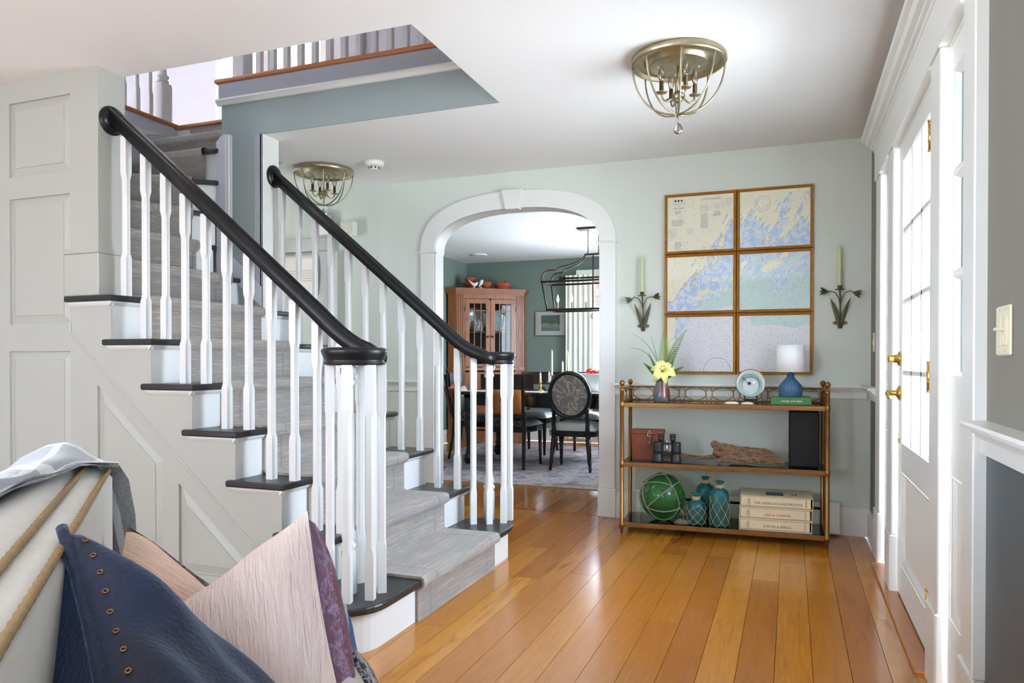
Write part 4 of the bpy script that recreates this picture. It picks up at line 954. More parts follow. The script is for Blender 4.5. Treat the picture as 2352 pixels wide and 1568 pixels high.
g = G(); g.T = tl; g.tube([(.0855*math.cos(a*PI/24), .0855*math.sin(a*PI/24), .0205) for a in range(48)], .0022, 6, True); g.o('rim', 'dish_rim', dc)
g = G(); g.T = tl; g.tube([(.052*math.cos(a*PI/20)+.002, .052*math.sin(a*PI/20)-.012, .008) for a in range(40)], .0013, 5, True); g.o('inner_ring', 'dish_rim', dc)
g = G(); g.T = tl; g.lathe([(.0, .014), (.0085, .014), (.0085, .02), (0, .021)], (-.008, 0, 0), 16).tube([(-.008, 0, .018), (-.036, .024, .02)], .0016, 5).tube([(-.037+.0055*math.cos(a*PI/8), .026+.0055*math.sin(a*PI/8), .02) for a in range(16)], .0013, 5, True).tube([(-.041, .03, .02), (-.052, .04, .02)], .0014, 5); g.o('clock_hand', 'ink_black', dc)
for sg in (-1, 1):
    R_ = [(-.07, .0), (-.062, .012), (-.04, .02), (-.02, .015), (.02, .015), (.04, .0), (.03, -.0), (.0, .004), (-.03, .0)]
    g = G(); g.prism([(-.066, 0), (-.054, 0), (-.03, .012), (.02, .012), (.05, 0), (.06, 0), (.045, .022), (-.02, .028), (-.052, .032), (-.06, .046), (-.066, .04)], 'x', sg*.035-.004, sg*.035+.004); g.T = Matrix(); g.o('easel_leg', 'ebony', dc)
G().box(-.035, .0, .012, .035, .008, .024).o('easel_bar', 'ebony', dc)
# ---- green book and blue lamp
M('book_green', (66, 122, 62), .5, var=.06); M('page_cream', (226, 214, 190), .8)
BK = K(.875, .04, SH[2]); bk = thing('book', 'thick green book lying flat under the blue table lamp', 'book', BK, KA)
G().box(0, 0, 0, .226, .17, .003, .001).box(0, 0, .041, .226, .17, .044, .001).box(0, 0, 0, .226, .006, .044, .003).o('cover', 'book_green', bk)
G().box(.003, .006, .003, .223, .166, .041).o('pages', 'page_cream', bk)
text('cottage and cabin', .017, 'ink_white', bk, Matrix.Translation((.116, -.0004, .022)) @ Matrix.Rotation(PI/2, 4, 'X'))
M('lamp_blue', (62, 100, 136), .5, var=.05, scale=30); M('lamp_shade_white', (246, 245, 244), .85, var=.01)
LP = K(.988, .125, SH[2]+.044); lp = thing('table_lamp', 'blue ribbed ceramic table lamp with a white drum shade', 'lamp', LP, KA)
G().lathe([(0, 0), (.062, 0), (.065, .003), (.066, .062), (.064, .068), (.03, .108), (.021, .116), (.0205, .142), (0, .143)], n=96, wob=lambda a, z: 1+(.022*math.cos(24*a) if .002 < z < .066 else 0)).o('lamp_base', 'lamp_blue', lp)
G().cyl((0, 0, .142), (0, 0, .2), .008, n=10).o('socket', 'brass', lp)
G().lathe([(.082, .148), (.0785, .308), (.0775, .308), (.081, .148)], n=48).tube([(0, 0, .2), (.078, 0, .3)], .0015, 4).tube([(0, 0, .2), (-.04, .068, .3)], .0015, 4).tube([(0, 0, .2), (-.04, -.068, .3)], .0015, 4).o('lamp_shade', 'lamp_shade_white', lp)
tag(G().tube([K(1.02, .30, .82), K(1.0, .345, .8), K(.985, .36, .72), K(.995, .36, .68), K(.965, .36, .6), K(.945, .36, .52), K(.95, .36, .45), K(.93, .36, .41), K(.90, .36, .36), K(.82, .36, .30), K(.76, .35, .25), K(.6, .36, .25), K(.5, .39, .3)], .0022, 6).o('lamp_cord', 'white_cord'), 'thin white lamp cord hanging down the wall behind the console', 'cord')
# ---- middle shelf: leather case, binoculars, driftwood, speaker
M('case_leather', (122, 58, 34), .45, var=.18, scale=14, bump=.15, bscale=120)
M('steel', (200, 200, 200), .25, 1)
t = thing('leather_case', 'brown leather binocular case with a metal buckle', 'case', K(.135, .19, SH[1]), KA)
def taper(x0, x1, y0, y1, z0, z1, s_): return [(x, y, z0) for x, y in ((x0*s_, y0*s_), (x1*s_, y0*s_), (x1*s_, y1*s_), (x0*s_, y1*s_))]+[(x, y, z1) for x, y in ((x0, y0), (x1, y0), (x1, y1), (x0, y1))]
F6 = [(3, 2, 1, 0), (4, 5, 6, 7), (0, 1, 5, 4), (1, 2, 6, 5), (2, 3, 7, 6), (3, 0, 4, 7)]
G().add(taper(-.1, .1, -.05, .05, 0, .165, .93), F6).o('case_body', 'case_leather', t)
G().box(-.105, -.055, .158, .105, .055, .19, .008).o('case_lid', 'case_leather', t)
G().box(.008, -.06, .09, .028, -.052, .178, .003).o('strap', 'case_leather', t)
G().tube([(.006, -.062, .15), (.03, -.062, .15), (.03, -.062, .172), (.006, -.062, .172)], .0025, 6, True).ball((.018, -.06, .11), .006, 8).ball((.018, -.058, .182), .006, 8).o('buckle', 'steel', t)
M('binocular_black', (30, 31, 33), .4, var=.15, scale=60, bump=.1, bscale=300)
t = thing('binoculars', 'black binoculars standing upright in front of the leather case', 'binoculars', K(.268, .075, SH[1]), KA)
for sg in (-1, 1):
    G().lathe([(0, 0), (.033, 0), (.0345, .003), (.033, .012), (.031, .04), (.027, .048), (.026, .052), (.031, .056), (.03, .075), (.029, .105), (.03, .118), (.027, .124), (0, .126)], (sg*.056, 0, 0), 26).o('barrel', 'binocular_black', t)
    G().lathe([(.012, .11), (.012, .13), (.017, .134), (.018, .15), (.016, .152), (.019, .156), (.019, .172), (.012, .174), (0, .17)], (sg*.036, 0, 0), 20).o('eyepiece', 'binocular_black', t)
for z in (.05, .112): G().box(-.045, -.008, z-.005, .045, .008, z+.005, .003).o('bridge', 'binocular_black', t)
G().cyl((0, 0, .048), (0, 0, .118), .006, n=10).lathe([(.0, .118), (.011, .12), (.011, .134), (0, .136)], n=14).o('focus_wheel', 'steel', t)
k = NT('driftwood_grain'); p = k.vmap(k.objc(), (2.2, 14, 14)); n1 = k.noise(p, 9, 5, .65, 1.2); n2 = k.noise(p, 30, 4, .6, .5)
k.col(k.ramp(n1, [(.34, (58, 36, 24)), (.44, (150, 110, 80)), (.54, (206, 168, 130)), (.66, (164, 124, 92))])); k.set(Roughness=.9); k.bump(k.math('ADD', n1, n2), 1.0, .012)
t = thing('driftwood', 'weathered twisted piece of driftwood with a long thin branch', 'driftwood', K(.6, .13, SH[1]), KA)
def log(path, rad, seed, flat=.8, grooves=5, amp=.25, z0=0):
    rs = random.Random(seed); P = [Vector(p) for p in path]; rows_ = []; n = len(P); ph = [rs.uniform(0, 6.28) for _ in range(4)]
    for i in range(n):
        t_ = (P[min(i+1, n-1)]-P[max(i-1, 0)]).normalized(); a = t_.cross(Vector((0, 0, 1))).normalized(); b = a.cross(t_); q = i/(n-1); row = []
        for j in range(28):
            an = 2*PI*j/28; tw = q*1.6
            r = rad[i]*(1+amp*math.sin(grooves*(an+tw)+ph[0])+amp*.6*math.sin(3*(an-tw)+ph[1]+q*5)+.1*rs.uniform(-1, 1))
            v = P[i]+a*r*math.cos(an)+b*r*flat*math.sin(an); row.append((v.x, v.y, max(v.z, .0005)))
        rows_.append(row)
    g = G().grid(rows_, True, True); g.add(rows_[0], [tuple(range(28))]); g.add(rows_[-1], [tuple(range(28))]); return g
def interp(path, n):
    P = [Vector(p) for p in path]; out = []
    for i in range(n):
        q = i/(n-1)*(len(P)-1); k_ = min(int(q), len(P)-2); f = q-k_; m0 = P[max(k_-1, 0)]; m3 = P[min(k_+2, len(P)-1)]; a, b = P[k_], P[k_+1]
        out.append(.5*((2*a)+(b-m0)*f+(2*m0-5*a+4*b-m3)*f*f+(3*a-m0-3*b+m3)*f**3))
    return out
def rads(r, n): return [v.x for v in interp([(x, 0, 0) for x in r], n)]
log(interp([(-.055, .0, .075), (.0, .0, .066), (.08, .005, .055), (.17, 0, .06), (.25, -.01, .05), (.31, -.02, .03), (.36, -.03, .012)], 44), rads([.036, .045, .048, .05, .042, .026, .008], 44), 3, .85, 4, .34).o('trunk', 'driftwood_grain', t)
log(interp([(-.06, .01, .13), (-.045, .005, .115), (0, 0, .09), (.08, .01, .075)], 20), rads([.012, .022, .03, .02], 20), 5, .9, 3, .25).o('upper_knot', 'driftwood_grain', t)
log(interp([(-.03, -.04, .008), (.0, -.045, .028), (.06, -.05, .03), (.14, -.04, .012)], 22), rads([.008, .018, .016, .006], 22), 8, .8, 4, .25).o('side_root', 'driftwood_grain', t)
log(interp([(-.36, .05, .028), (-.28, .045, .032), (-.18, .03, .028), (-.1, .015, .03), (-.03, 0, .045)], 26), rads([.026, .02, .013, .013, .022], 26), 11, .8, 3, .2).o('thin_branch', 'driftwood_grain', t)
M('speaker_black', (14, 14, 15), .75, var=.15, scale=90)
t = thing('loudspeaker', 'tall black box loudspeaker standing on the middle shelf', 'speaker', K(1.0, .09, SH[1]), KA)
G().box(-.015, 0, 0, .145, .2, .336, .004).o('cabinet', 'speaker_black', t); G().box(-.018, -.014, .004, .147, 0, .33, .006).o('grille', 'speaker_black', t)
# ---- bottom shelf: glass float, bottles, boxed books
def tint(name, c, dens=.0, rough=.03):
    k = NT(name); k.p.inputs['Base Color'].default_value = (*lin(c), 1); k.set(Roughness=rough); k.p.inputs['Transmission Weight'].default_value = .72; k.p.inputs['IOR'].default_value = 1.3
    n1 = k.noise(k.vmap(k.objc(), (1, 1, 2.5)), 12, 3, .5, .8); k.col(k.mix(n1, tuple(x*.7 for x in c), c)); k.p.inputs['Coat Weight'].default_value = .4
tint('float_green', (84, 178, 92)); tint('bottle_teal', (84, 196, 202))
M('rope_grey', (150, 138, 124), .9, var=.15, scale=60, bump=.4, bscale=260); M('jute', (196, 164, 112), .9, var=.12, scale=60, bump=.3, bscale=260)
R = .145; t = thing('glass_float', 'large green glass fishing float tied in grey rope', 'glass float', K(.232, .155, SH[0]), KA)
gb = G(); gb.lathe([(max(R*math.sin(PI*i/26), 0), R-R*math.cos(PI*i/26)) for i in range(27)], n=44); gb.o('glass_ball', 'float_green', t)
def on(th, ph, r=R+.003): return (r*math.sin(th)*math.cos(ph), r*math.sin(th)*math.sin(ph), R+r*math.cos(th))
def great(a, b, n=12):
    a = Vector(on(*a))-Vector((0, 0, R)); b = Vector(on(*b))-Vector((0, 0, R)); return [tuple(a.slerp(b, i/n)*1+Vector((0, 0, R))) if False else tuple((a.lerp(b, i/n)).normalized()*(R+.003)+Vector((0, 0, R))) for i in range(n+1)]
kn_ = [(1.0, -2.65), (.98, -.95), (1.95, -2.2), (1.95, -.62), (1.0, .6), (1.95, 1.2), (.22, -1.2), (2.9, -1.2), (1.2, 2.2)]
for i, (a, b) in enumerate(((0, 1), (1, 2), (2, 3), (1, 3), (0, 2), (1, 6), (0, 6), (2, 7), (3, 7), (4, 6), (1, 4), (3, 5), (4, 5), (8, 6), (8, 0), (8, 5), (4, 8))):
    G().tube(great(kn_[a], kn_[b]), .0036, 6).o('rope', 'rope_grey', t)
for q in kn_: G().ball(on(*q), .0085, 8).o('knot', 'rope_grey', t)
g = G()
for i in range(4): g.tube([(.13+.045*math.cos(a*PI/10)+i*.006, -.1+.022*math.sin(a*PI/10)+i*.008, .005+i*.005) for a in range(20)], .003, 5, True)
g.tube([on(1.95, -.62), (.14, -.08, .06), (.135, -.09, .02)], .003, 5); g.o('rope_tail', 'rope_grey', t)
def bottle(a, b, r, h, label):
    t = thing('glass_bottle', label, 'bottle', K(a, b, SH[0]), KA, 'netted teal bottles')
    hs = h-.052; prof = [(0, 0), (r*.86, 0), (r, .012), (r, hs-.03), (r*.9, hs-.01), (r*.55, hs+.006), (.021, hs+.014), (.02, h-.012), (.027, h-.009), (.027, h-.001), (.024, h), (.018, h-.004), (.0175, hs+.01), (r*.8, hs-.014), (r-.004, hs-.03), (r-.004, .012), (0, .006)]
    G().lathe(prof, n=30).o('glass_body', 'bottle_teal', t)
    G().lathe([(.022, hs+.008), (.0255, hs+.012), (.0255, hs+.03), (.021, hs+.032)], n=20).o('jute_neck', 'jute', t)
    n = 7; lv = [.0]+[hs*(j+.6)/4.6 for j in range(5)]
    def S(j, ph):
        z = min(hs+.008, lv[j] if j < 6 else hs); rr_ = r+.002 if z < hs-.03 else (r*.75 if z < hs else .024); return (rr_*math.cos(ph), rr_*math.sin(ph), max(z, .003))
    g = G()
    for i in range(n):
        for sg in (-1, 1):
            pts = []
            for j in range(6):
                for f in (0, .5):
                    jj = j+f
                    if jj > 5: break
                    a0 = 2*PI/n*(i+sg*jj*.5); z = lv[j]+(lv[min(j+1, 5)]-lv[j])*f if j < 5 else lv[5]
                    rr_ = r+.002 if z <= hs-.03 else r+.002-(z-hs+.03)/.036*(r-.024); pts.append((rr_*math.cos(a0), rr_*math.sin(a0), max(z, .002)))
            pts.append((.025*math.cos(a0), .025*math.sin(a0), hs+.012)); g.tube(pts, .0016, 4)
    g.o('jute_net', 'jute', t)
bottle(.445, .085, .0585, .19, 'short squat teal glass bottle in a jute net'); bottle(.585, .075, .0575, .272, 'tall teal glass bottle in a jute net beside the boxed books'); bottle(.49, .235, .0575, .272, 'tall teal glass bottle in a jute net behind the short bottle')
M('slipcase_cream', (232, 214, 180), .7, var=.04, scale=8); M('print_photo', (58, 68, 96), .4, var=.5, scale=40)
BW, BH = .405, .0675
for i, (ttl, mt, lb, dx, rz) in enumerate((('EUROPE & AFRICA', 'ink_brown', 'cream slipcased book reading Europe and Africa, lowest of the stack', 0, 0), ('ASIA & OCEANIA', 'ink_red', 'cream slipcased book reading Asia and Oceania in red, middle of the stack', .002, .004), ('THE AMERICAS & ANTARCTICA', 'ink_blue', 'cream slipcased book reading The Americas and Antarctica, topmost of the stack', .006, -.004))):
    t = thing('book', lb, 'book', K(.70+dx, .018+dx, SH[0]+i*BH), KA+rz)
    g = G().box(0, 0, 0, BW, .29, .003).box(0, 0, BH-.004, BW, .29, BH-.001).box(0, 0, .003, .003, .29, BH-.004).box(BW-.003, 0, .003, BW, .29, BH-.004).box(.003, .286, .003, BW-.003, .29, BH-.004); g.o('slipcase', 'slipcase_cream', t)
    G().box(.005, .003, .005, BW-.012, .28, BH-.006, .004).o('book_spine', 'slipcase_cream', t)
    T = lambda x, z, r=0: Matrix.Translation((x, .0026, z)) @ Matrix.Rotation(PI/2, 4, 'X') @ Matrix.Rotation(r, 4, 'Z')
    text(ttl, .0205, mt, t, T(.215, .026), sx=.92); text('AROUND THE WORLD IN 125 YEARS', .0175, 'ink_faint', t, T(.215, .046), sx=.95)
    text('NATIONAL\nGEOGRAPHIC', .0095, 'ink_black', t, T(.05, .032, PI/2), sx=.8); text('TASCHEN', .0115, 'ink_black', t, T(.368, .033, PI/2), sx=.8)
    G().box(.021, .0022, .024, .0225, .003, .044).box(.0315, .0022, .024, .033, .003, .044).box(.021, .0022, .024, .033, .003, .0255).box(.021, .0022, .0425, .033, .003, .044).o('emblem', 'ink_gold', t)
    if i == 2:
        H = lambda x, y: Matrix.Translation((x, y, BH-.0008))
        G().box(.145, .05, BH-.0012, .245, .17, BH-.0004).o('cover_photo', 'print_photo', t)
        for x, tx in ((.1, 'AROUND\nTHE WORLD'), (.305, 'IN 125\nYEARS')): text(tx, .018, 'ink_gold' if x < .2 else 'ink_blue', t, H(x, .11) @ Matrix.Rotation(PI/2, 4, 'Z'))
# ================================================================ dining room beyond the arch
k = NT('pine_wood'); p = k.objc(); g1 = k.noise(k.vmap(p, (14, 14, 1)), 3, 4, .6, 1.5); kv = k.n('TexVoronoi'); kv.inputs['Scale'].default_value = 7; k.l(k.vmap(p, (1, 1, .6)), kv.inputs['Vector'])
c = k.ramp(g1, [(.3, (120, 64, 30)), (.55, (152, 90, 46)), (.75, (168, 106, 58))]); c = k.mix(k.math('LESS_THAN', kv.outputs['Distance'], .075), c, (92, 48, 24)); k.col(c); k.set(Roughness=.4); k.p.inputs['Coat Weight'].default_value = .15
M('pine_dark', (104, 62, 36), .5, var=.15, scale=8, stretch=(1, 1, 6)); M('cabinet_inside', (92, 78, 70), .7, var=.2, scale=6, stretch=(6, 6, 1))
HA = math.atan2(.56, .74); HL = Vector((-3.73, 9.0, 0))
hu = thing('corner_cabinet', 'pine corner cabinet with two glazed doors standing behind the dining table', 'cabinet', HL, HA)
PENT = [(-.464, 0), (.464, 0), (.512, .064), (-.19, .594), (-.56, .072)]
def pent(z0, z1, mat, name, d=0, par=hu): return G().prism(inset(PENT, d) if d else PENT, 'z', z0, z1).o(name, mat, par)
pent(0, .12, 'pine_wood', 'plinth', -.012); pent(.12, .15, 'pine_wood', 'base_board'); pent(.95, .99, 'pine_wood', 'waist_shelf', -.008); pent(1.985, 2.0, 'pine_wood', 'top_board')
for z in (1.47, ): pent(z-.02, z, 'pine_dark', 'shelf', .014)
for i, (z0, z1, d) in enumerate(((1.955, 1.975, -.008), (1.975, 2.0, -.022), (2.0, 2.022, -.036), (2.022, 2.034, -.046))): pent(z0, z1, 'pine_wood', 'cornice', d)
for (a, b, mt) in ((PENT[2], PENT[3], 'cabinet_inside'), (PENT[3], PENT[4], 'cabinet_inside'), (PENT[4], PENT[0], 'pine_wood'), (PENT[1], PENT[2], 'pine_wood')):
    u = (Vector(b)-Vector(a)).normalized(); n_ = Vector((-u.y, u.x))*.012
    G().prism([a, b, (b[0]+n_.x, b[1]+n_.y), (a[0]+n_.x, a[1]+n_.y)], 'z', .14, 1.99).o('side_panel', mt, hu)
for sg in (-1, 1):
    st_ = G().box(sg*.464, 0, .15, sg*.345, .02, 1.96).o('face_stile', 'pine_wood', hu)
    for x in (.372, .4, .428, .45): G().box(sg*x-.006, -.008, .15, sg*x+.006, .002, 1.95, .003).o('reeding', 'pine_wood', st_)
G().box(-.345, 0, 1.90, .345, .02, 1.96).o('face_rail', 'pine_wood', hu)
for sg in (-1, 1):
    d = thing('door_frame', loc=(0, 0, 0)); bpy.data.objects.remove(d)
    x0, x1 = (-.345, -.002) if sg < 0 else (.002, .345)
    g = G()
    for a, b in ((x0, x0+.062), (x1-.062, x1)): g.box(a, -.006, 1.0, b, .016, 1.895, .002)
    g.box(x0+.062, -.006, 1.835, x1-.062, .016, 1.895, .002); g.box(x0+.062, -.006, 1.0, x1-.062, .016, 1.06, .002)
    dr = g.o('glazed_door', 'pine_wood', hu)
    a, b = x0+.062, x1-.062
    for q in (1/3.4, 2.4/3.4): G().box(a+(b-a)*q-.007, -.002, 1.06, a+(b-a)*q+.007, .012, 1.835, .002).o('glazing_bar', 'pine_wood', dr)
    G().box(a, -.002, 1.735, b, .012, 1.749, .002).o('glazing_bar', 'pine_wood', dr)
    G().box(a, .004, 1.06, b, .007, 1.835).o('pane', 'cabinet_glass', dr)
    G().lathe([(0, 0), (.007, .002), (.007, .01), (.016, .014), (.017, .022), (0, .028)], (x1-.03 if sg < 0 else x0+.03, -.006, 1.40), 12, True, (0, -1, 0)).o('knob', 'pine_wood', dr)
    for z in (1.15, 1.76): G().box((x0 if sg < 0 else x1)-.006, -.01, z-.03, (x0 if sg < 0 else x1)+.006, 0, z+.03).o('hinge', 'iron_brown', dr)
    low = G().box(x0, -.006, .17, x1, .016, .93, .003).o('lower_door', 'pine_wood', hu)
    G().box(x0+.06, -.012, .23, x1-.06, -.004, .87, .008).o('raised_panel', 'pine_wood', low)
G().lathe([(.0, 0), (.012, .004), (.012, .03), (0, .04)], (0, -.004, 1.89), 10, True, (0, -1, 0)).o('latch', 'pine_dark', hu)
def HW_(x, y, z): q = Matrix.Rotation(HA, 3, 'Z') @ Vector((x, y, 0)); return HL+q+Vector((0, 0, z))
def plate_st(x, y, r, label):
    t = thing('china_plate', label, 'plate', HW_(x, y, 1.471), HA, 'china in the corner cabinet'); g = G(); g.T = Matrix.Translation((0, 0, r*.97)) @ Matrix.Rotation(PI/2-.2, 4, 'X')
    g.lathe([(0, .006), (r*.6, .006), (r*.66, .012), (r, .02), (r, .016), (r*.64, .004), (0, 0)], n=32); g.o('dish', 'porcelain', t)
    M('china_blue', (150, 166, 190), .25); g = G(); g.T = Matrix.Translation((0, 0, r*.97)) @ Matrix.Rotation(PI/2-.2, 4, 'X'); g.tube([(r*.97*math.cos(a*PI/16), r*.97*math.sin(a*PI/16), .0205) for a in range(32)], .002, 5, True); g.o('rim_line', 'china_blue', t)
plate_st(-.16, .2, .165, 'large white platter standing upright behind the left cabinet door'); plate_st(.12, .2, .15, 'white platter standing upright behind the right cabinet door'); plate_st(-.36, .12, .1, 'small white plate standing at the far left of the cabinet shelf')
for x, n_ in ((-.15, 6), (.1, 7)):
    for i in range(n_):
        t = G().lathe([(0, .002), (.05, .002), (.06, .006), (.085, .012), (.085, .014), (.058, .009), (0, .006)], n=24).o('china_plate', 'porcelain', loc=HW_(x, .09, 1.471+i*.0125))
        tag(t, 'white plate in the flat stack behind the %s cabinet door' % ('left' if x < 0 else 'right'), 'plate', 'stacked plates behind the %s door' % ('left' if x < 0 else 'right'))
t = thing('china_teapot', 'white lidded china pot on the stack of plates behind the left door', 'teapot', HW_(-.15, .09, 1.471+.078), HA)
G().lathe([(0, 0), (.03, 0), (.045, .02), (.042, .045), (.025, .058), (0, .06)], n=20).o('pot_body', 'porcelain', t); G().lathe([(.026, .058), (.02, .068), (.005, .072), (.008, .08), (0, .084)], n=14).o('lid', 'porcelain', t)
G().tube([(.04, 0, .045), (.065, 0, .045), (.07, 0, .025), (.045, 0, .012)], .004, 6).o('handle', 'porcelain', t)
t = thing('china_cup', 'white china cup on the stack of plates behind the right door', 'cup', HW_(.08, .09, 1.471+.09), HA)
G().lathe([(0, 0), (.018, 0), (.03, .02), (.034, .045), (.032, .045), (.027, .02), (0, .006)], n=18).o('cup_body', 'porcelain', t); G().tube([(.03, 0, .036), (.046, 0, .034), (.044, 0, .018), (.028, 0, .014)], .003, 5).o('handle', 'porcelain', t)
# terracotta and birds on top
ZT = 2.034
def pot(x, y, r0, r1, h, z, label, tilt=None):
    t = thing('terracotta_pot', label, 'pot', HW_(x, y, z), HA, 'terracotta pots on the cabinet')
    if tilt: t.rotation_euler = tilt
    G().lathe([(0, 0), (r0, 0), (r0+(r1-r0)*.6, h*.6), (r1*1.06, h*.62), (r1*1.1, h), (r1*.98, h), (r1*.9, h*.6), (r0*.85, .01), (0, .008)], n=26).o('pot_wall', 'terracotta', t)
pot(-.23, .17, .055, .075, .09, ZT, 'terracotta pot below another pot behind the white birds'); pot(-.235, .17, .055, .068, .07, ZT+.085, 'terracotta pot stacked on a second pot behind the white birds')
pot(-.03, .14, .05, .075, .10, ZT, 'single terracotta pot standing right of the white birds'); pot(.19, .09, .085, .105, .085, ZT, 'wide terracotta bowl pot holding a tipped pot'); pot(.21, .13, .03, .04, .07, ZT+.055, 'small terracotta pot tipped over inside the wide bowl', (0, .9, HA))
for x, hd, lb in ((-.215, 1, 'white bird figurine with its tail raised high'), (-.12, 0, 'white bird figurine standing upright')):
    t = thing('bird_figurine', lb+' on the cabinet top', 'figurine', HW_(x, .03, ZT), HA)
    G().lathe([(0, 0), (.026, 0), (.024, .008), (.01, .014), (.007, .03), (0, .03)], n=14).o('pedestal', 'porcelain', t)
    g = G(); P = interp([(-.075, 0, .115), (-.04, 0, .075), (0, 0, .05), (.028, 0, .06), (.04, 0, .078), (.06, 0, .074)], 20) if hd else interp([(-.03, 0, .02), (-.018, 0, .045), (.0, 0, .075), (.008, 0, .1), (.022, 0, .108), (.038, 0, .104)], 20)
    g.tube(P, 1, 10, scale=rads([.003, .012, .024, .02, .013, .001], 20)); g.o('bird_body', 'porcelain', t)
# ---- rug
k = NT('dining_rug'); p = k.pos(); a = k.noise(k.vmap(p, (1, 1, 1)), 3.2, 6, .65, .8); b = k.noise(p, 16, 4, .6); f = k.noise(p, 120, 2)
c = k.ramp(a, [(.32, (70, 78, 98)), (.43, (136, 128, 138)), (.5, (188, 178, 176)), (.57, (150, 108, 106)), (.66, (98, 94, 110))]); c = k.mix(k.ramp(b, [(.4, 0.), (.7, .5)]), c, (188, 180, 180)); k.col(c); k.set(Roughness=.95); k.bump(f, .4, .004)
M('rug_edge', (206, 188, 172), .9)
t = thing('area_rug', 'faded grey and rose patterned rug under the dining table', 'rug', (-2.3, 7.4, 0), wc=True)
G().box(-3.75, 5.95, 0, -.9, 8.85, .011, .003).o('rug_pile', 'dining_rug', t)
G().box(-3.765, 5.935, 0, -.885, 5.952, .009, .003).box(-3.765, 8.848, 0, -.885, 8.865, .009, .003).box(-3.765, 5.952, 0, -3.748, 8.848, .009, .003).o('rug_binding', 'rug_edge', t)
# ---- table
TX0, TX1, TY0, TY1, TZ = -3.22, -1.15, 6.87, 7.85, .758
tb = thing('dining_table', 'long black dining table with turned legs on the patterned rug', 'table', (-2.2, 7.36, .011), wc=True)
G().box(TX0, TY0, TZ-.032, TX1, TY1, TZ, .01).o('tabletop', 'ebony', tb); G().box(TX0+.06, TY0+.05, TZ-.14, TX1-.06, TY1-.05, TZ-.03, .004).o('apron', 'ebony', tb)
LG = [(0, 0), (.028, 0), (.046, .03), (.05, .06), (.046, .09), (.03, .11), (.036, .125), (.03, .14), (.025, .16), (.034, .3), (.042, .44), (.034, .47), (.045, .485), (.045, .5), (.032, .515), (.044, .54), (.05, .56), (.05, .72)]
for x in (TX0+.1, TX1-.1):
    for y in (TY0+.07, TY1-.09): G().lathe([(r, z+.011) for r, z in LG], (x, y, 0), 18).o('leg', 'ebony', tb)
M('mat_linen', (216, 208, 196), .8, var=.08); M('mat_red', (150, 56, 38), .7)
for i, (x, lb) in enumerate(((-2.55, 'red-edged linen placemat in front of the brass candlestick'), (-1.9, 'red-edged linen placemat beneath the white bowl'), (-3.0, 'red-edged linen placemat at the far left end of the table'))):
    t = thing('placemat', lb, 'placemat', (x, 7.08, TZ), wc=True)
    G().box(x-.22, 6.9, TZ, x+.22, 7.2, TZ+.004, .001).o('linen', 'mat_linen', t); G().box(x-.225, 6.893, TZ, x+.225, 6.9, TZ+.005, .001).o('edging', 'mat_red', t)
# ---- candlesticks
def holder(x, y, kind, h, ch, cm, hl, cl, lean=0):
    t = thing('candlestick', hl, 'candlestick', (x, y, TZ))
    if kind == 'brass': G().lathe([(0, 0), (.036, 0), (.036, .008), (.02, .016), (.009, .024), (.014, .034), (.008, .044), (.014, .06), (.009, h*.6), (.014, h*.75), (.009, h*.85), (.018, h-.01), (.016, h), (0, h)], n=18).o('holder', 'brass', t)
    else: G().lathe([(0, 0), (.032, 0), (.03, .008), (.012, .016), (.01, h*.6), (.02, h*.75), (.03, h-.006), (.03, h), (.014, h-.008), (0, h-.012)], n=14, smooth=False).o('holder', 'crystal', t)
    c = thing('taper_candle', cl, 'candle', (x, y, TZ+h-.008)); c.rotation_euler = (0, lean, 0)
    G().lathe([(.011, 0), (.0115, .02), (.0095, ch*.9), (.004, ch), (0, ch)], n=12).o('wax', cm, c); G().cyl((0, 0, ch-.002), (0, 0, ch+.01), .0012, n=5).o('wick', 'ink_white', c)
holder(-2.43, 7.22, 'brass', .105, .1, 'wax_cream', 'short brass candlestick with a cream candle on the dining table', 'short cream candle in the turned brass candlestick')
holder(-2.38, 7.36, 'glass', .1, .11, 'wax_cream', 'low glass candle holder directly behind the brass candlestick', 'short cream candle in the low glass holder')
holder(-2.33, 7.3, 'glass', .17, .27, 'wax_cream', 'tall clear glass candle holder beside the brass candlestick', 'tall tapering cream candle in the tall glass holder')
holder(-2.25, 7.42, 'glass', .12, .2, 'wax_white', 'glass candle holder behind the oval-backed chair with white candle', 'white candle behind the oval-backed chair')
holder(-2.17, 7.36, 'glass', .16, .27, 'wax_yellow', 'glass candle holder beside the white fruit bowl', 'yellow candle leaning slightly beside the white fruit bowl', -.03)
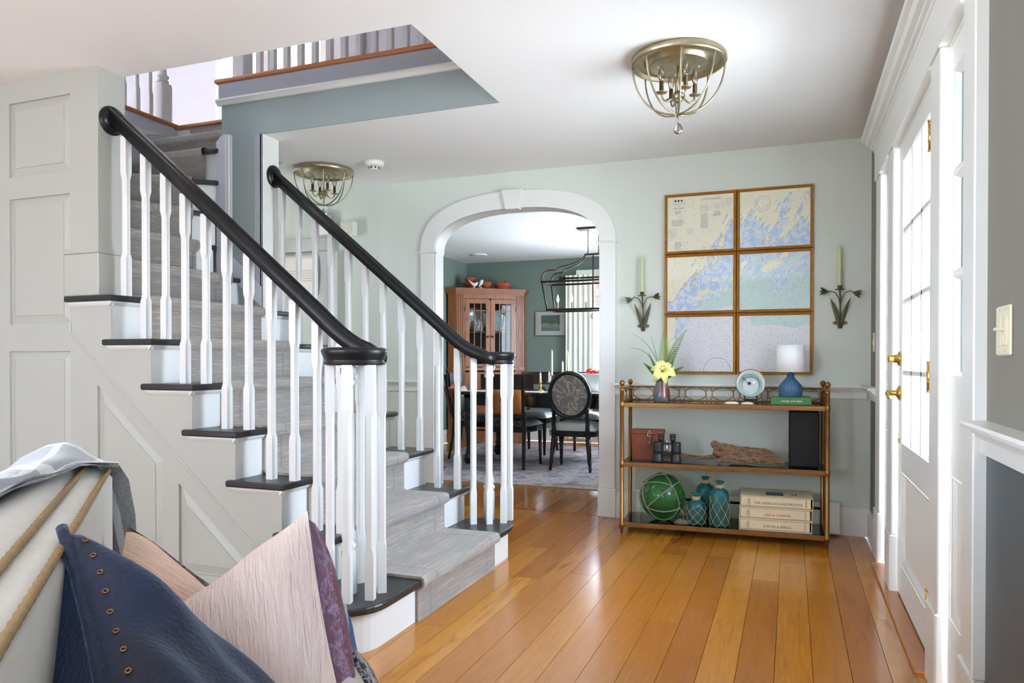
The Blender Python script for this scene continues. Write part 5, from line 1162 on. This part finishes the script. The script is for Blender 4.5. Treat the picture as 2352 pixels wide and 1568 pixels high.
# ---- fruit bowl
BX, BY = -1.80, 7.22
tag(G().lathe([(0, 0), (.1, 0), (.11, .008), (.16, .05), (.19, .12), (.2, .165), (.215, .18), (.21, .186), (.185, .165), (.15, .06), (0, .02)], n=40, wob=lambda a, z: 1+(.03*math.cos(6*a) if z > .16 else 0)).o('fruit_bowl', 'porcelain', loc=(BX, BY, TZ+.004)), 'large white scalloped bowl of tomatoes on the dining table', 'bowl')
M('tomato_red', (206, 52, 30), .25, coat=.3); M('peach', (226, 138, 84), .5, var=.18, scale=9)
for x, y, z, r, mt, lb in ((-.10, -.02, .21, .036, 'tomato_red', 'bright red tomato with a green stalk at the left of the bowl'), (-.04, -.05, .2, .034, 'tomato_red', 'red tomato lying low beside another tomato in the bowl'), (.02, -.06, .192, .04, 'peach', 'orange heirloom tomato at the front of the bowl'), (.1, -.02, .195, .043, 'peach', 'peach coloured fruit at the right of the bowl'), (.03, .05, .19, .042, 'peach', 'peach coloured fruit at the back of the bowl')):
    t = thing('tomato' if mt == 'tomato_red' else 'peach_fruit', lb, 'fruit', (BX+x, BY+y, TZ+z-r))
    G().lathe([(0, r*.2), (r*.5, .0), (r*.95, r*.6), (r, r), (r*.85, r*1.55), (r*.35, r*1.86), (0, r*1.75)], n=18).o('flesh', mt, t)
    g = G()
    for i in range(5): g.add([(0, 0, r*1.78), (.4*r*math.cos(i*1.26), .4*r*math.sin(i*1.26), r*1.92), (.8*r*math.cos(i*1.26+.3), .8*r*math.sin(i*1.26+.3), r*1.75)], [(0, 1, 2)])
    g.tube([(0, 0, r*1.75), (.005, 0, r*2.2)], .002, 5); g.o('stalk', 'leaf_green', t)
# ---- chairs
k = NT('chair_brocade'); p = k.objc(); n1 = k.noise(p, 6, 4, .6, 2.2); d = k.math('ABSOLUTE', k.math('SUBTRACT', n1, .5)); c = k.mix(k.ramp(d, [(0, 1.), (.04, 0.)]), (150, 144, 144), (226, 216, 200)); n2 = k.noise(p, 5, 3); c = k.mix(k.math('MULTIPLY', k.ramp(n2, [(.56, 0.), (.62, 1.)]), k.ramp(d, [(.0, .9), (.06, 0.)])), c, (176, 110, 54)); k.col(c); k.set(Roughness=.85)
M('seat_linen', (196, 192, 184), .9, var=.05, scale=30, stretch=(6, 1, 1))
k = NT('seat_chevron'); p = k.objc(); s = k.n('SeparateXYZ'); k.l(p, s.inputs[0]); zz = k.math('PINGPONG', k.math('MULTIPLY', s.outputs[0], 14), .5); q = k.math('FRACT', k.math('ADD', k.math('MULTIPLY', s.outputs[1], 24), k.math('MULTIPLY', zz, 3))); k.col(k.mix(k.math('GREATER_THAN', q, .72), (24, 23, 24), (150, 148, 144))); k.set(Roughness=.4)
def seat_cushion(w0, w1, d0, d1, z, h, n=10):
    R_ = []
    for i in range(n+1):
        v = i/n; y = d0+(d1-d0)*v; w_ = w0+(w1-w0)*v; R_.append([(w_*(2*u/n-1), y, z+h*(max(0, (1-(2*u/n-1)**4)*(1-(2*v-1)**4)))**.5) for u in range(n+1)])
    return G().grid(R_)
def oval_chair(loc, rz, label):
    t = thing('oval_back_chair', label, 'chair', loc, rz)                       # faces +Y, rear at y=0
    lean = lambda z: -.12*(z-.44)
    ring = [(.198*math.cos(a*PI/24), lean(.735+.215*math.sin(a*PI/24)), .735+.215*math.sin(a*PI/24)) for a in range(48)]
    G().sweep(ring, [(-.014, -.026), (.014, -.026), (.02, -.01), (.02, .012), (.012, .026), (-.012, .026), (-.02, .012), (-.02, -.01)], True, up=(0, 1, .12)).o('back_frame', 'ebony', t)
    R_ = [[(.175*q*math.cos(a*PI/20), lean(.735+.19*q*math.sin(a*PI/20))-.016*(1-q**2)-.004, .735+.192*q*math.sin(a*PI/20)) for a in range(40)] for q in (.02, .35, .65, .88, 1)]
    G().grid(R_, True, True).grid([[(p[0], .02-p[1]*.2+.012, p[2]) for p in r] for r in R_], True, True).o('back_panel', 'chair_brocade', t)
    for sg in (-1, 1):
        G().tube([(sg*.165, 0, .36), (sg*.17, -.01, .46), (sg*.165, -.022, .56), (sg*.178, -.03, .62)], .021, 8, scale=[1.2, 1, .8, .9]).o('back_post', 'ebony', t)
        G().lathe([(0, 0), (.011, 0), (.017, .035), (.018, .05), (.012, .056), (.016, .06), (.02, .08), (.026, .31), (.02, .318), (.027, .326), (.027, .37), (0, .37)], (sg*.2, -.02, 0), 14, True, Vector((-sg*.09, .08, 1)).normalized()).o('rear_leg', 'ebony', t)
        G().lathe([(0, 0), (.011, 0), (.017, .035), (.018, .05), (.012, .056), (.016, .06), (.026, .31), (.02, .318), (.028, .326), (.028, .37), (0, .37)], (sg*.215, .40, 0), 14).o('front_leg', 'ebony', t)
    ap = [(-.19, -.01), (.19, -.01), (.235, .06), (.26, .2), (.25, .38), (.2, .44), (-.2, .44), (-.25, .38), (-.26, .2), (-.235, .06)]
    G().prism(ap, 'z', .335, .378).prism(inset(ap, -.008), 'z', .378, .392).o('seat_rail', 'ebony', t)
    seat_cushion(.235, .25, .0, .44, .388, .085).o('seat', 'seat_linen', t)
    return t
oval_chair((-1.98, 6.80, .011), 0, 'black oval-backed chair with leaf-pattern upholstery pulled up to the table')
def klismos(loc, rz, label):
    t = thing('curved_back_chair', label, 'chair', loc, rz)                     # faces +Y
    R_ = [];
    for i in range(13):
        q = -1+2*i/12; x = .27*math.sin(q*1.15)/math.sin(1.15); y = -.11+.10*(1-math.cos(q*1.15))*1.0; R_.append((x, y))
    sec = lambda z0, z1, th: G().grid([[(x, y, z0), (x, y-.012*(1), z1), (x*1.0, y-.012+th, z1), (x, y+th, z0), (x, y, z0)] for x, y in R_], False)
    sec(.785, .935, .022).o('crest_rail', 'espresso', t)
    for sg in (-1, 1):
        G().sweep([(sg*.19, -.115, .915), (sg*.18, -.085, .75), (sg*.172, -.045, .55), (sg*.17, -.015, .42), (sg*.172, -.03, .25), (sg*.182, -.075, .0)], [(-.017, -.013), (.017, -.013), (.017, .013), (-.017, .013)], up=(0, 1, 0), smooth=False, scale=[.9, .95, 1, 1.15, 1.05, .8]).o('rear_leg', 'espresso', t)
        G().sweep([(sg*.215, .42, .0), (sg*.21, .41, .42)], [(-.018, -.018), (.018, -.018), (.018, .018), (-.018, .018)], smooth=False, scale=[.6, 1.1]).o('front_leg', 'ebony', t)
    G().box(-.175, -.065, .50, .175, -.04, .545, .004).o('back_rail', 'espresso', t)
    G().sweep([(.045*math.cos(a*PI/12), -.08, .685+.06*math.sin(a*PI/12)) for a in range(24)], [(-.012, -.011), (.012, -.011), (.012, .011), (-.012, .011)], True, up=(0, 1, 0)).o('back_ring', 'espresso', t)
    ap = [(-.18, -.02), (.18, -.02), (.235, .2), (.235, .43), (-.235, .43), (-.235, .2)]
    G().prism(ap, 'z', .36, .42).o('seat_rail', 'ebony', t); seat_cushion(.2, .24, -.015, .44, .418, .07).o('seat', 'seat_chevron', t)
    return t
kc = klismos((-2.61, 6.76, .011), .05, 'espresso curved-back chair with an orange silk cushion beside the stair newel')
dup(kc, (-3.42, 7.38, .011), -PI/2+.15, 'espresso curved-back chair at the head of the table by the cabinet')
dup(kc, (-2.78, 8.28, .011), PI-.06, 'espresso curved-back chair across the table in front of the cabinet end')
dup(kc, (-2.2, 8.3, .011), PI+.05, 'espresso curved-back chair across the table behind the fruit bowl')
def pillow(name, label, P, T, mats, n=20, pin=.1, wr=.004, seed=1, puff=.5, TB=None):
    """four 3D corners -> stuffed cushion, front and back faces as separate parts"""
    rs = random.Random(seed); A_, B_, C_, D_ = [Vector(p) for p in P]; nm = (B_-A_).cross(D_-A_).normalized(); ctr = (A_+B_+C_+D_)/4
    t = thing(name, label, 'cushion', ctr, wc=True); ph = [rs.uniform(0, 6) for _ in range(6)]
    def S(u, v, sg):
        e = lambda q: pin*math.sin(PI*q)
        uu = u+(e(v)*(1-2*u))*.5*abs(2*u-1); vv = v+(e(u)*(1-2*v))*.5*abs(2*v-1)
        p = A_*(1-uu)*(1-vv)+B_*uu*(1-vv)+C_*uu*vv+D_*(1-uu)*vv
        a, b = 2*u-1, 2*v-1; h = (max(0, (1-a**4)*(1-b**4)))**puff
        w_ = wr*h*(math.sin(7*a+3*b+ph[0])+math.sin(5*b-6*a+ph[1])+.6*math.sin(11*a*b+ph[2]))
        return tuple(p+nm*sg*((T if sg > 0 or TB is None else TB)/2*h+w_))
    for sg, mt, nmm in ((1, mats[0], 'front_face'), (-1, mats[1], 'back_face')):
        o = G().grid([[S(i/n, j/n, sg) for j in range(n+1)] for i in range(n+1)]).o(nmm, mt, t)
        uv = o.data.uv_layers.new(name='UVMap')
        for lp_ in o.data.loops: uv.data[lp_.index].uv = ((lp_.vertex_index // (n+1))/n, (lp_.vertex_index % (n+1))/n)
    return t, S
M('orange_silk', (206, 136, 78), .3, var=.18, scale=6, bump=.3, bscale=14); M('rust_silk', (150, 62, 36), .4, var=.15, scale=6); M('sage_stripe', (150, 150, 130), .6, var=.2, scale=30, stretch=(1, 1, 8))
pillow('cushion', 'orange silk cushion leaning in the curved-back chair', [(-2.83, 6.83, .50), (-2.44, 6.83, .50), (-2.45, 6.74, .80), (-2.80, 6.74, .80)], .13, ('orange_silk', 'orange_silk'), 14, .06, .004, 4)
pillow('cushion', 'rust red cushion in the chair at the head of the table', [(-3.44, 7.2, .48), (-3.44, 7.55, .48), (-3.52, 7.55, .83), (-3.52, 7.2, .83)], .12, ('rust_silk', 'rust_silk'), 12, .06, .003, 5)
pillow('cushion', 'sage striped cushion leaning on the rust red cushion', [(-3.36, 7.22, .50), (-3.36, 7.5, .50), (-3.42, 7.5, .8), (-3.42, 7.22, .8)], .1, ('sage_stripe', 'sage_stripe'), 12, .06, .003, 6)
# ---- lantern over the table
lx, ly = -1.89, 7.30
ln = thing('lantern_chandelier', 'dark bronze open lantern chandelier hanging on two chains over the table', 'chandelier', (lx, ly, ZC), wc=True)
def LB(pts, r=.0085, name='lantern_bar', cl=False): return G().tube(pts, r, 6, cl).o(name, 'iron_brown', ln)
G().box(lx-.16, ly-.06, ZC-.022, lx+.16, ly+.06, ZC, .004).o('canopy', 'iron_brown', ln)
def rectb(hx, hy, z, r): G().box(lx-hx-r, ly-hy-r, z-r, lx+hx+r, ly-hy+r, z+r).box(lx-hx-r, ly+hy-r, z-r, lx+hx+r, ly+hy+r, z+r).box(lx-hx-r, ly-hy, z-r, lx-hx+r, ly+hy, z+r).box(lx+hx-r, ly-hy, z-r, lx+hx+r, ly+hy, z+r).o('lantern_frame', 'iron_brown', ln)
rectb(.45, .13, 1.60, .011); rectb(.50, .16, 1.885, .010)
G().box(lx-.09, ly-.012, 2.155, lx+.09, ly+.012, 2.175, .003).o('top_bar', 'iron_brown', ln)
for sx_ in (-1, 1):
    for sy_ in (-1, 1):
        LB([(lx+sx_*.45, ly+sy_*.13, 1.6), (lx+sx_*.50, ly+sy_*.16, 1.885)], .008)
        LB(interp([(lx+sx_*.50, ly+sy_*.16, 1.885), (lx+sx_*.495, ly+sy_*.155, 1.95), (lx+sx_*.45, ly+sy_*.14, 2.0), (lx+sx_*.36, ly+sy_*.11, 2.008)], 12), .007)
        LB(interp([(lx+sx_*.36, ly+sy_*.11, 2.008), (lx+sx_*.33, ly+sy_*.10, 2.035), (lx+sx_*.24, ly+sy_*.07, 2.06), (lx+sx_*.13, ly+sy_*.035, 2.10), (lx+sx_*.085, ly+sy_*.01, 2.16)], 14), .007)
    z = ZC-.022
    for (zz_, r_) in [(z-.024, .018)]+[(z-.05-i*.034, .013) for i in range(5)]+[(z-.226, .02)]:
        odd = int(round(zz_*1000)) % 2; G().tube([(lx+sx_*.055+(.6*r_*math.cos(a*PI/8) if odd else 0), ly+(0 if odd else .6*r_*math.cos(a*PI/8)), zz_+1.25*r_*math.sin(a*PI/8)) for a in range(16)], .0028, 5, True).o('chain_link', 'iron_brown', ln)
LB([(lx, ly, 2.16), (lx, ly, 1.6)], .007); LB([(lx-.45, ly, 1.6), (lx+.45, ly, 1.6)], .007)
for i in range(6):
    x = lx-.375+i*.15+(.0 if i != 2 and i != 3 else (.0)); cd = G().lathe([(0, 0), (.014, .004), (.01, .008), (.0095, .075), (0, .076)], (x, ly, 1.61), 12).o('candle_sleeve', 'silver_leaf', ln)
    G().lathe([(.006, 0), (.014, .02), (.0145, .03), (.008, .055), (.002, .08), (0, .082)], (x, ly, 1.685), 12).o('bulb', 'bulb_white', cd)
G().ball((lx, ly, 1.535), .026, 16).cyl((lx, ly, 1.56), (lx, ly, 1.6), .0015, n=5).o('crystal_ball', 'crystal', ln)
# ---- curtain, shade, picture
k = NT('curtain_linen'); s = k.n('SeparateXYZ'); k.l(k.pos(), s.inputs[0]); q = k.math('FRACT', k.math('MULTIPLY', s.outputs[0], 14)); k.col(k.mix(k.ramp(q, [(.6, 0.), (.68, .8), (.75, 0.)]), (240, 236, 224), (226, 208, 158))); k.set(Roughness=.9)
ct = thing('curtain', 'cream striped floor-length curtain beside the dining room window', 'curtain', (-2.58, 9.26, .06), wc=True)
R_ = []
for i in range(61):
    q = i/60; x = -2.765+.37*q; y = 9.255+.011*math.sin(q*2*PI*5.5); R_.append([(x+.01*math.sin(q*31)*w_, y+.004*math.sin(9*q+w_*5), z) for z, w_ in ((.06, 1), (.6, .6), (1.2, .3), (1.8, .1), (2.1, 0), (2.2, 0))])
G().grid(R_).grid([[(p[0], p[1]+.004, p[2]) for p in r] for r in R_]).o('curtain_panel', 'curtain_linen', ct)
t = thing('curtain_rod', 'dark curtain rod with ball finial above the dining window', 'curtain rod', (-1.95, 9.25, 2.15), wc=True)
G().cyl((-2.8, 9.25, 2.16), (-1.2, 9.25, 2.16), .012).o('rod', 'iron_brown', t); G().ball((-2.83, 9.25, 2.16), .026).o('finial', 'iron_brown', t); G().box(-2.79, 9.24, 2.14, -2.77, 9.38, 2.18).o('bracket', 'iron_brown', t)
M('bamboo', (150, 96, 50), .6, var=.3, scale=12, stretch=(1, 1, 10))
t = thing('bamboo_shade', 'brown woven bamboo shade raised at the top of the dining window', 'window shade', (-1.95, 9.33, 1.78), wc=True)
for i in range(20): G().box(-2.42, 9.325, 1.79+i*.0175, -1.42, 9.332, 1.804+i*.0175, .002).o('slat', 'bamboo', t)
for x in (-2.3, -1.92, -1.54): G().box(x-.004, 9.321, 1.78, x+.004, 9.325, 2.14).o('cord', 'iron_brown', t)
k = NT('landscape_print'); p = k.pos(); s = k.n('SeparateXYZ'); k.l(p, s.inputs[0]); n1 = k.noise(k.vmap(p, (2, 1, 7)), 6, 4, .6, .6); e = k.math('ADD', k.math('MULTIPLY', k.math('SUBTRACT', s.outputs[2], 1.48), 4.2), k.math('MULTIPLY', k.math('SUBTRACT', n1, .5), .9))
k.col(k.ramp(e, [(.1, (132, 150, 150)), (.3, (176, 176, 160)), (.5, (86, 100, 82)), (.7, (120, 128, 110)), (.85, (88, 112, 130))])); k.set(Roughness=.5)
t = thing('framed_picture', 'thin gold framed landscape picture with a wide white mat on the green wall', 'picture', (-3.01, 9.37, 1.412), wc=True)
G().box(-3.22, 9.368, 1.415, -2.803, 9.38, 1.746).o('mat_board', 'white_trim', t); G().box(-3.14, 9.365, 1.48, -2.88, 9.369, 1.69).o('print', 'landscape_print', t); frame_obj(t, -3.223, 1.412, -2.80, 1.749, 9.38, .012, .02, 'gilt_frame'); G().box(-3.215, 9.3625, 1.42, -2.808, 9.3632, 1.74).o('picture_glass', 'picture_glass', t)
tag(G().lathe([(0, 0), (.11, 0), (.11, -.008), (.09, -.014), (0, -.014)], n=28).o('ceiling_vent', 'white_plastic', loc=(-3.75, 8.65, ZC)), 'round white vent on the dining room ceiling', 'vent')
tag(G().tube([(-1.75, 9.1, .02), (-1.7, 8.95, .03), (-1.85, 8.9, .02), (-2.0, 9.1, .03), (-2.0, 9.3, .12)], .008, 6).o('power_cord', 'ink_black'), 'black power cord lying on the floor below the curtain', 'cord')
# ================================================================ sofa corner in the foreground
SU = Vector((-.713, .701, 0)); SN = Vector((.701, .713, 0)); SP = Vector((-.667, .453, 0))     # along the back, seat direction, a point on the back plane
def SF(s_, d, z): return SP+SU*s_+SN*d+Vector((0, 0, z))
M('sofa_cream', (206, 202, 194), .85, var=.03, scale=40, bump=.15, bscale=420); M('gimp_trim', (150, 122, 82), .7, var=.15, scale=60, bump=.5, bscale=200)
sf = thing('sofa', 'cream upholstered sofa with braided gimp trim along the top of its back', 'sofa', SF(.4, .1, 0), wc=True)
S0, S1 = -.95, 1.29
def extr(prof, name, mat, s0=S0, s1=S1, n=12):      # profile (d, z) swept along the back
    rows_ = [[tuple(SF(s0+(s1-s0)*i/n, d, z)) for d, z in prof] for i in range(n+1)]; g = G().grid(rows_, True, True); m = len(prof)
    g.add(rows_[0], [tuple(range(m))]); g.add(rows_[-1], [tuple(range(m-1, -1, -1))]); return g.o(name, mat, sf)
extr([(.0, .1), (.0, .78), (-.012, .797), (-.03, .803), (-.05, .806), (-.062, .812), (-.09, .828), (-.12, .832), (-.17, .818), (-.23, .775), (-.28, .70), (-.3, .5), (-.3, .1)], 'sofa_back', 'sofa_cream')
for d, z in ((-.008, .797), (-.056, .811)):
    n = 150; pts = [SF(S0+(S1-S0)*i/n, d, z+.002) for i in range(n+1)]
    G().tube(pts, .0056, 7, scale=[1+.25*(i % 2) for i in range(n+1)]).o('gimp_braid', 'gimp_trim', sf)
extr([(.0, .1), (.44, .1), (.46, .12), (.46, .36), (.44, .39), (.0, .39)], 'seat_base', 'sofa_cream', S0, 1.2)
extr([(.0, .39), (.455, .39), (.475, .41), (.475, .45), (.44, .475), (.2, .485), (.0, .47)], 'seat_cushion', 'sofa_cream', S0, 1.18)
for s_, d in ((-.9, .4), (1.12, .4), (-.9, -.26), (1.22, -.26)): G().box(-.025, -.025, 0, .025, .025, .1).o('foot', 'espresso', sf, loc=SF(s_, d, 0)-OFF[sf.name])
# ---- grey plaid throw over the end of the sofa back
k = NT('plaid_wool'); tc_ = k.n('TexCoord').outputs['UV']; s = k.n('SeparateXYZ'); k.l(tc_, s.inputs[0])
def band(v, sc, w_): return k.math('LESS_THAN', k.math('ABSOLUTE', k.math('SUBTRACT', k.math('FRACT', k.math('MULTIPLY', v, sc)), .5)), w_)
f = k.noise(k.objc(), 160, 3); c = k.mix(f, (98, 99, 100), (154, 155, 156)); wv = k.math('ADD', k.math('MULTIPLY', band(s.outputs[0], 2.0, .09), .5), k.math('MULTIPLY', band(s.outputs[1], 3.2, .075), .5))
c = k.mix(wv, c, (232, 230, 226)); k.col(c); k.set(Roughness=.98); k.p.inputs['Sheen Weight'].default_value = .4; k.bump(f, .5, .004)
tw = thing('throw_blanket', 'grey plaid wool throw draped over the end of the sofa back', 'throw', SF(1.1, -.15, .8), wc=True)
rows_ = []; UV = []
path = [(-.325, .38), (-.312, .6), (-.255, .775), (-.19, .835), (-.14, .856), (-.1, .860), (-.075, .853), (-.05, .838), (-.02, .824), (.012, .818)]
def front(s_): return -.15 if s_ < .5 else (-.15+.09*(s_-.5)/.6 if s_ < 1.1 else (-.06+.075*(s_-1.1)/.17 if s_ < 1.27 else .015))
for i in range(25):
    q = i/24; s_ = .3+1.0*q; row = []; fe = front(s_)
    for j, (d, z) in enumerate(path):
        w_ = .004*math.sin(9*q+j)+.004*math.sin(17*q-j*.7); dd = d; zz = z
        if d > fe:                                              # folded back under at the front edge
            dd = fe+.004*(j-6); zz = z+(d-fe)*.25
            zz = max(zz, .84 if fe < -.07 else z)
        row.append(tuple(SF(s_, dd, zz+w_+.006)))
    rows_.append(row)
# fall over the far end of the back
for e, (ds, dz) in enumerate(((.018, -.008), (.03, -.05), (.034, -.14), (.04, -.26), (.05, -.38))):
    rows_.append([tuple(Vector(p)+SU*ds+Vector((0, 0, dz if Vector(p).z > .7 else dz*.3))+SN*(.010*math.sin(j*1.4+e)+.014*e)) for j, p in enumerate(rows_[24])])
g = G().grid(rows_); g.grid([[tuple(Vector(p)-Vector((0, 0, .006))-SU*.004*0) for p in r] for r in rows_])
th = g.o('wool_cloth', 'plaid_wool', tw)
uvl = th.data.uv_layers.new(name='UVMap'); m = len(path); tot = len(rows_)
for lp_ in th.data.loops:
    vi = lp_.vertex_index % (m*tot); uvl.data[lp_.index].uv = ((vi // m)/tot*1.55, (vi % m)/m*1.0)
# ---- cushions
k = NT('navy_velvet'); p = k.objc(); n1 = k.noise(p, 7, 4, .6, .6); n2 = k.noise(p, 120, 2); k.col(k.mix(k.ramp(n1, [(.35, 0.), (.7, 1.)]), (6, 14, 34), (14, 31, 66))); k.set(Roughness=.7); k.p.inputs['Sheen Weight'].default_value = .3; k.p.inputs['Sheen Roughness'].default_value = .4; k.p.inputs['Sheen Tint'].default_value = (.35, .5, .8, 1); k.bump(k.math('ADD', k.math('MULTIPLY', n1, 2), n2), .25, .01)
def crinkle(name, c0, c1, rot):
    k = NT(name); p = k.vmap(k.objc(), (1, 1, 1), rot); s = k.vmap(p, (150, 18, 18)); n1 = k.noise(s, 1, 3, .55, .5); k.col(k.mix(n1, c0, c1)); k.set(Roughness=.9); k.bump(n1, 1.0, .009)
crinkle('pink_crinkle', (228, 204, 196), (246, 230, 226), (0, .12, -.7)); crinkle('peach_crinkle', (220, 184, 160), (238, 208, 188), (0, 1.3, -.7))
def paisley(name, cs_):
    k = NT(name); p = k.objc(); w_ = k.n('TexWave'); w_.inputs['Scale'].default_value = 2.6; w_.inputs['Distortion'].default_value = .6; k.l(k.n('TexCoord').outputs['UV'], w_.inputs['Vector']); n1 = k.noise(p, 60, 4, .6, 1.5); n0 = k.noise(p, 18, 4, .7, 2)
    a = k.math('ADD', k.math('MULTIPLY', n0, .6), k.math('MULTIPLY', w_.outputs['Fac'], .4)); k.col(k.mix(k.ramp(n1, [(.48, 0.), (.55, .7)]), k.ramp(a, [(.3, cs_[0]), (.45, cs_[1]), (.55, cs_[2]), (.7, cs_[3])]), cs_[4])); k.set(Roughness=.85); k.bump(n1, .3, .003)
paisley('plum_paisley', ((116, 86, 116), (182, 158, 198), (138, 92, 98), (152, 122, 158), (124, 82, 94))); paisley('brown_paisley', ((58, 34, 30), (96, 52, 42), (120, 96, 82), (72, 44, 38), (150, 128, 110))); paisley('navy_paisley', ((20, 26, 56), (24, 32, 66), (216, 212, 204), (26, 34, 70), (190, 188, 186)))
M('white_weave', (226, 228, 232), .9, var=.04, scale=40, bump=.2, bscale=300); M('blue_piping', (44, 106, 168), .7)
def corners(T_, R_, L_): T_, R_, L_ = at(*T_), at(*R_), at(*L_); return [T_, R_, R_+L_-T_, L_]
P = corners((292, 1208, 1.62), (610, 1430, 1.78), (175, 1500, 1.45)); t, S_ = pillow('cushion', 'peach crinkled cushion with a brown paisley back leaning on the sofa back', [P[0], P[3], P[2], P[1]], .17, ('peach_crinkle', 'brown_paisley'), 22, .1, .003, 2)
rows_ = [[tuple(Vector(S_(.34*(j/14)*q/4, j/14, 1))+(Vector((0, 0, HC))-Vector(S_(.2*(j/14), j/14, 1))).normalized()*.004) for q in range(5)] for j in range(15)]
G().grid(rows_).o('paisley_border', 'brown_paisley', t)
P = corners((796, 1385, 1.62), (850, 1690, 1.5), (560, 1420, 1.85)); pillow('cushion', 'white woven cushion with blue piping behind the pink cushion', [P[0], P[3], P[2], P[1]], .1, ('white_weave', 'blue_piping'), 16, .05, .002, 9)
P = corners((800, 1470, 1.58), (930, 1700, 1.45), (560, 1560, 1.75)); pillow('cushion', 'navy and white paisley cushion lying at the end of the seat', [P[0], P[3], P[2], P[1]], .14, ('navy_paisley', 'navy_paisley'), 16, .05, .003, 12)
P = corners((706, 1172, 1.45), (812, 1730, 1.30), (385, 1405, 1.62)); t, S_ = pillow('cushion', 'large pink crinkled cushion with a plum paisley border', [P[0], P[3], P[2], P[1]], .17, ('pink_crinkle', 'plum_paisley'), 26, .05, .003, 3, TB=.26)
P = corners((142, 1212, 1.10), (700, 1690, 1.16), (262, 1800, .78)); t, S_ = pillow('cushion', 'navy velvet cushion with a row of brass eyelets along its seam', [P[0], P[3], P[2], P[1]], .13, ('navy_velvet', 'navy_velvet'), 30, .06, .004, 7, TB=.62)
seam = [Vector(S_(i/24, 0.0, 1)) for i in range(25)]
G().tube(seam, .0085, 8).o('seam_piping', 'navy_velvet', t)
for i in range(2, 24, 2):
    pp = Vector(S_(i/24, .028, 1)); q = Vector(S_(i/24, .045, 1)); r_ = Vector(S_(i/24+.02, .028, 1)); nn = (q-pp).cross(r_-pp).normalized(); nn = nn if nn.dot(Vector((0, 0, HC))-pp) > 0 else -nn
    a1 = (q-pp).normalized(); a2 = nn.cross(a1)
    G().tube([tuple(pp+nn*.001+a1*.0034*math.cos(j*PI/6)+a2*.0034*math.sin(j*PI/6)) for j in range(12)], .0013, 5, True).o('eyelet', 'bronze_metal', t)
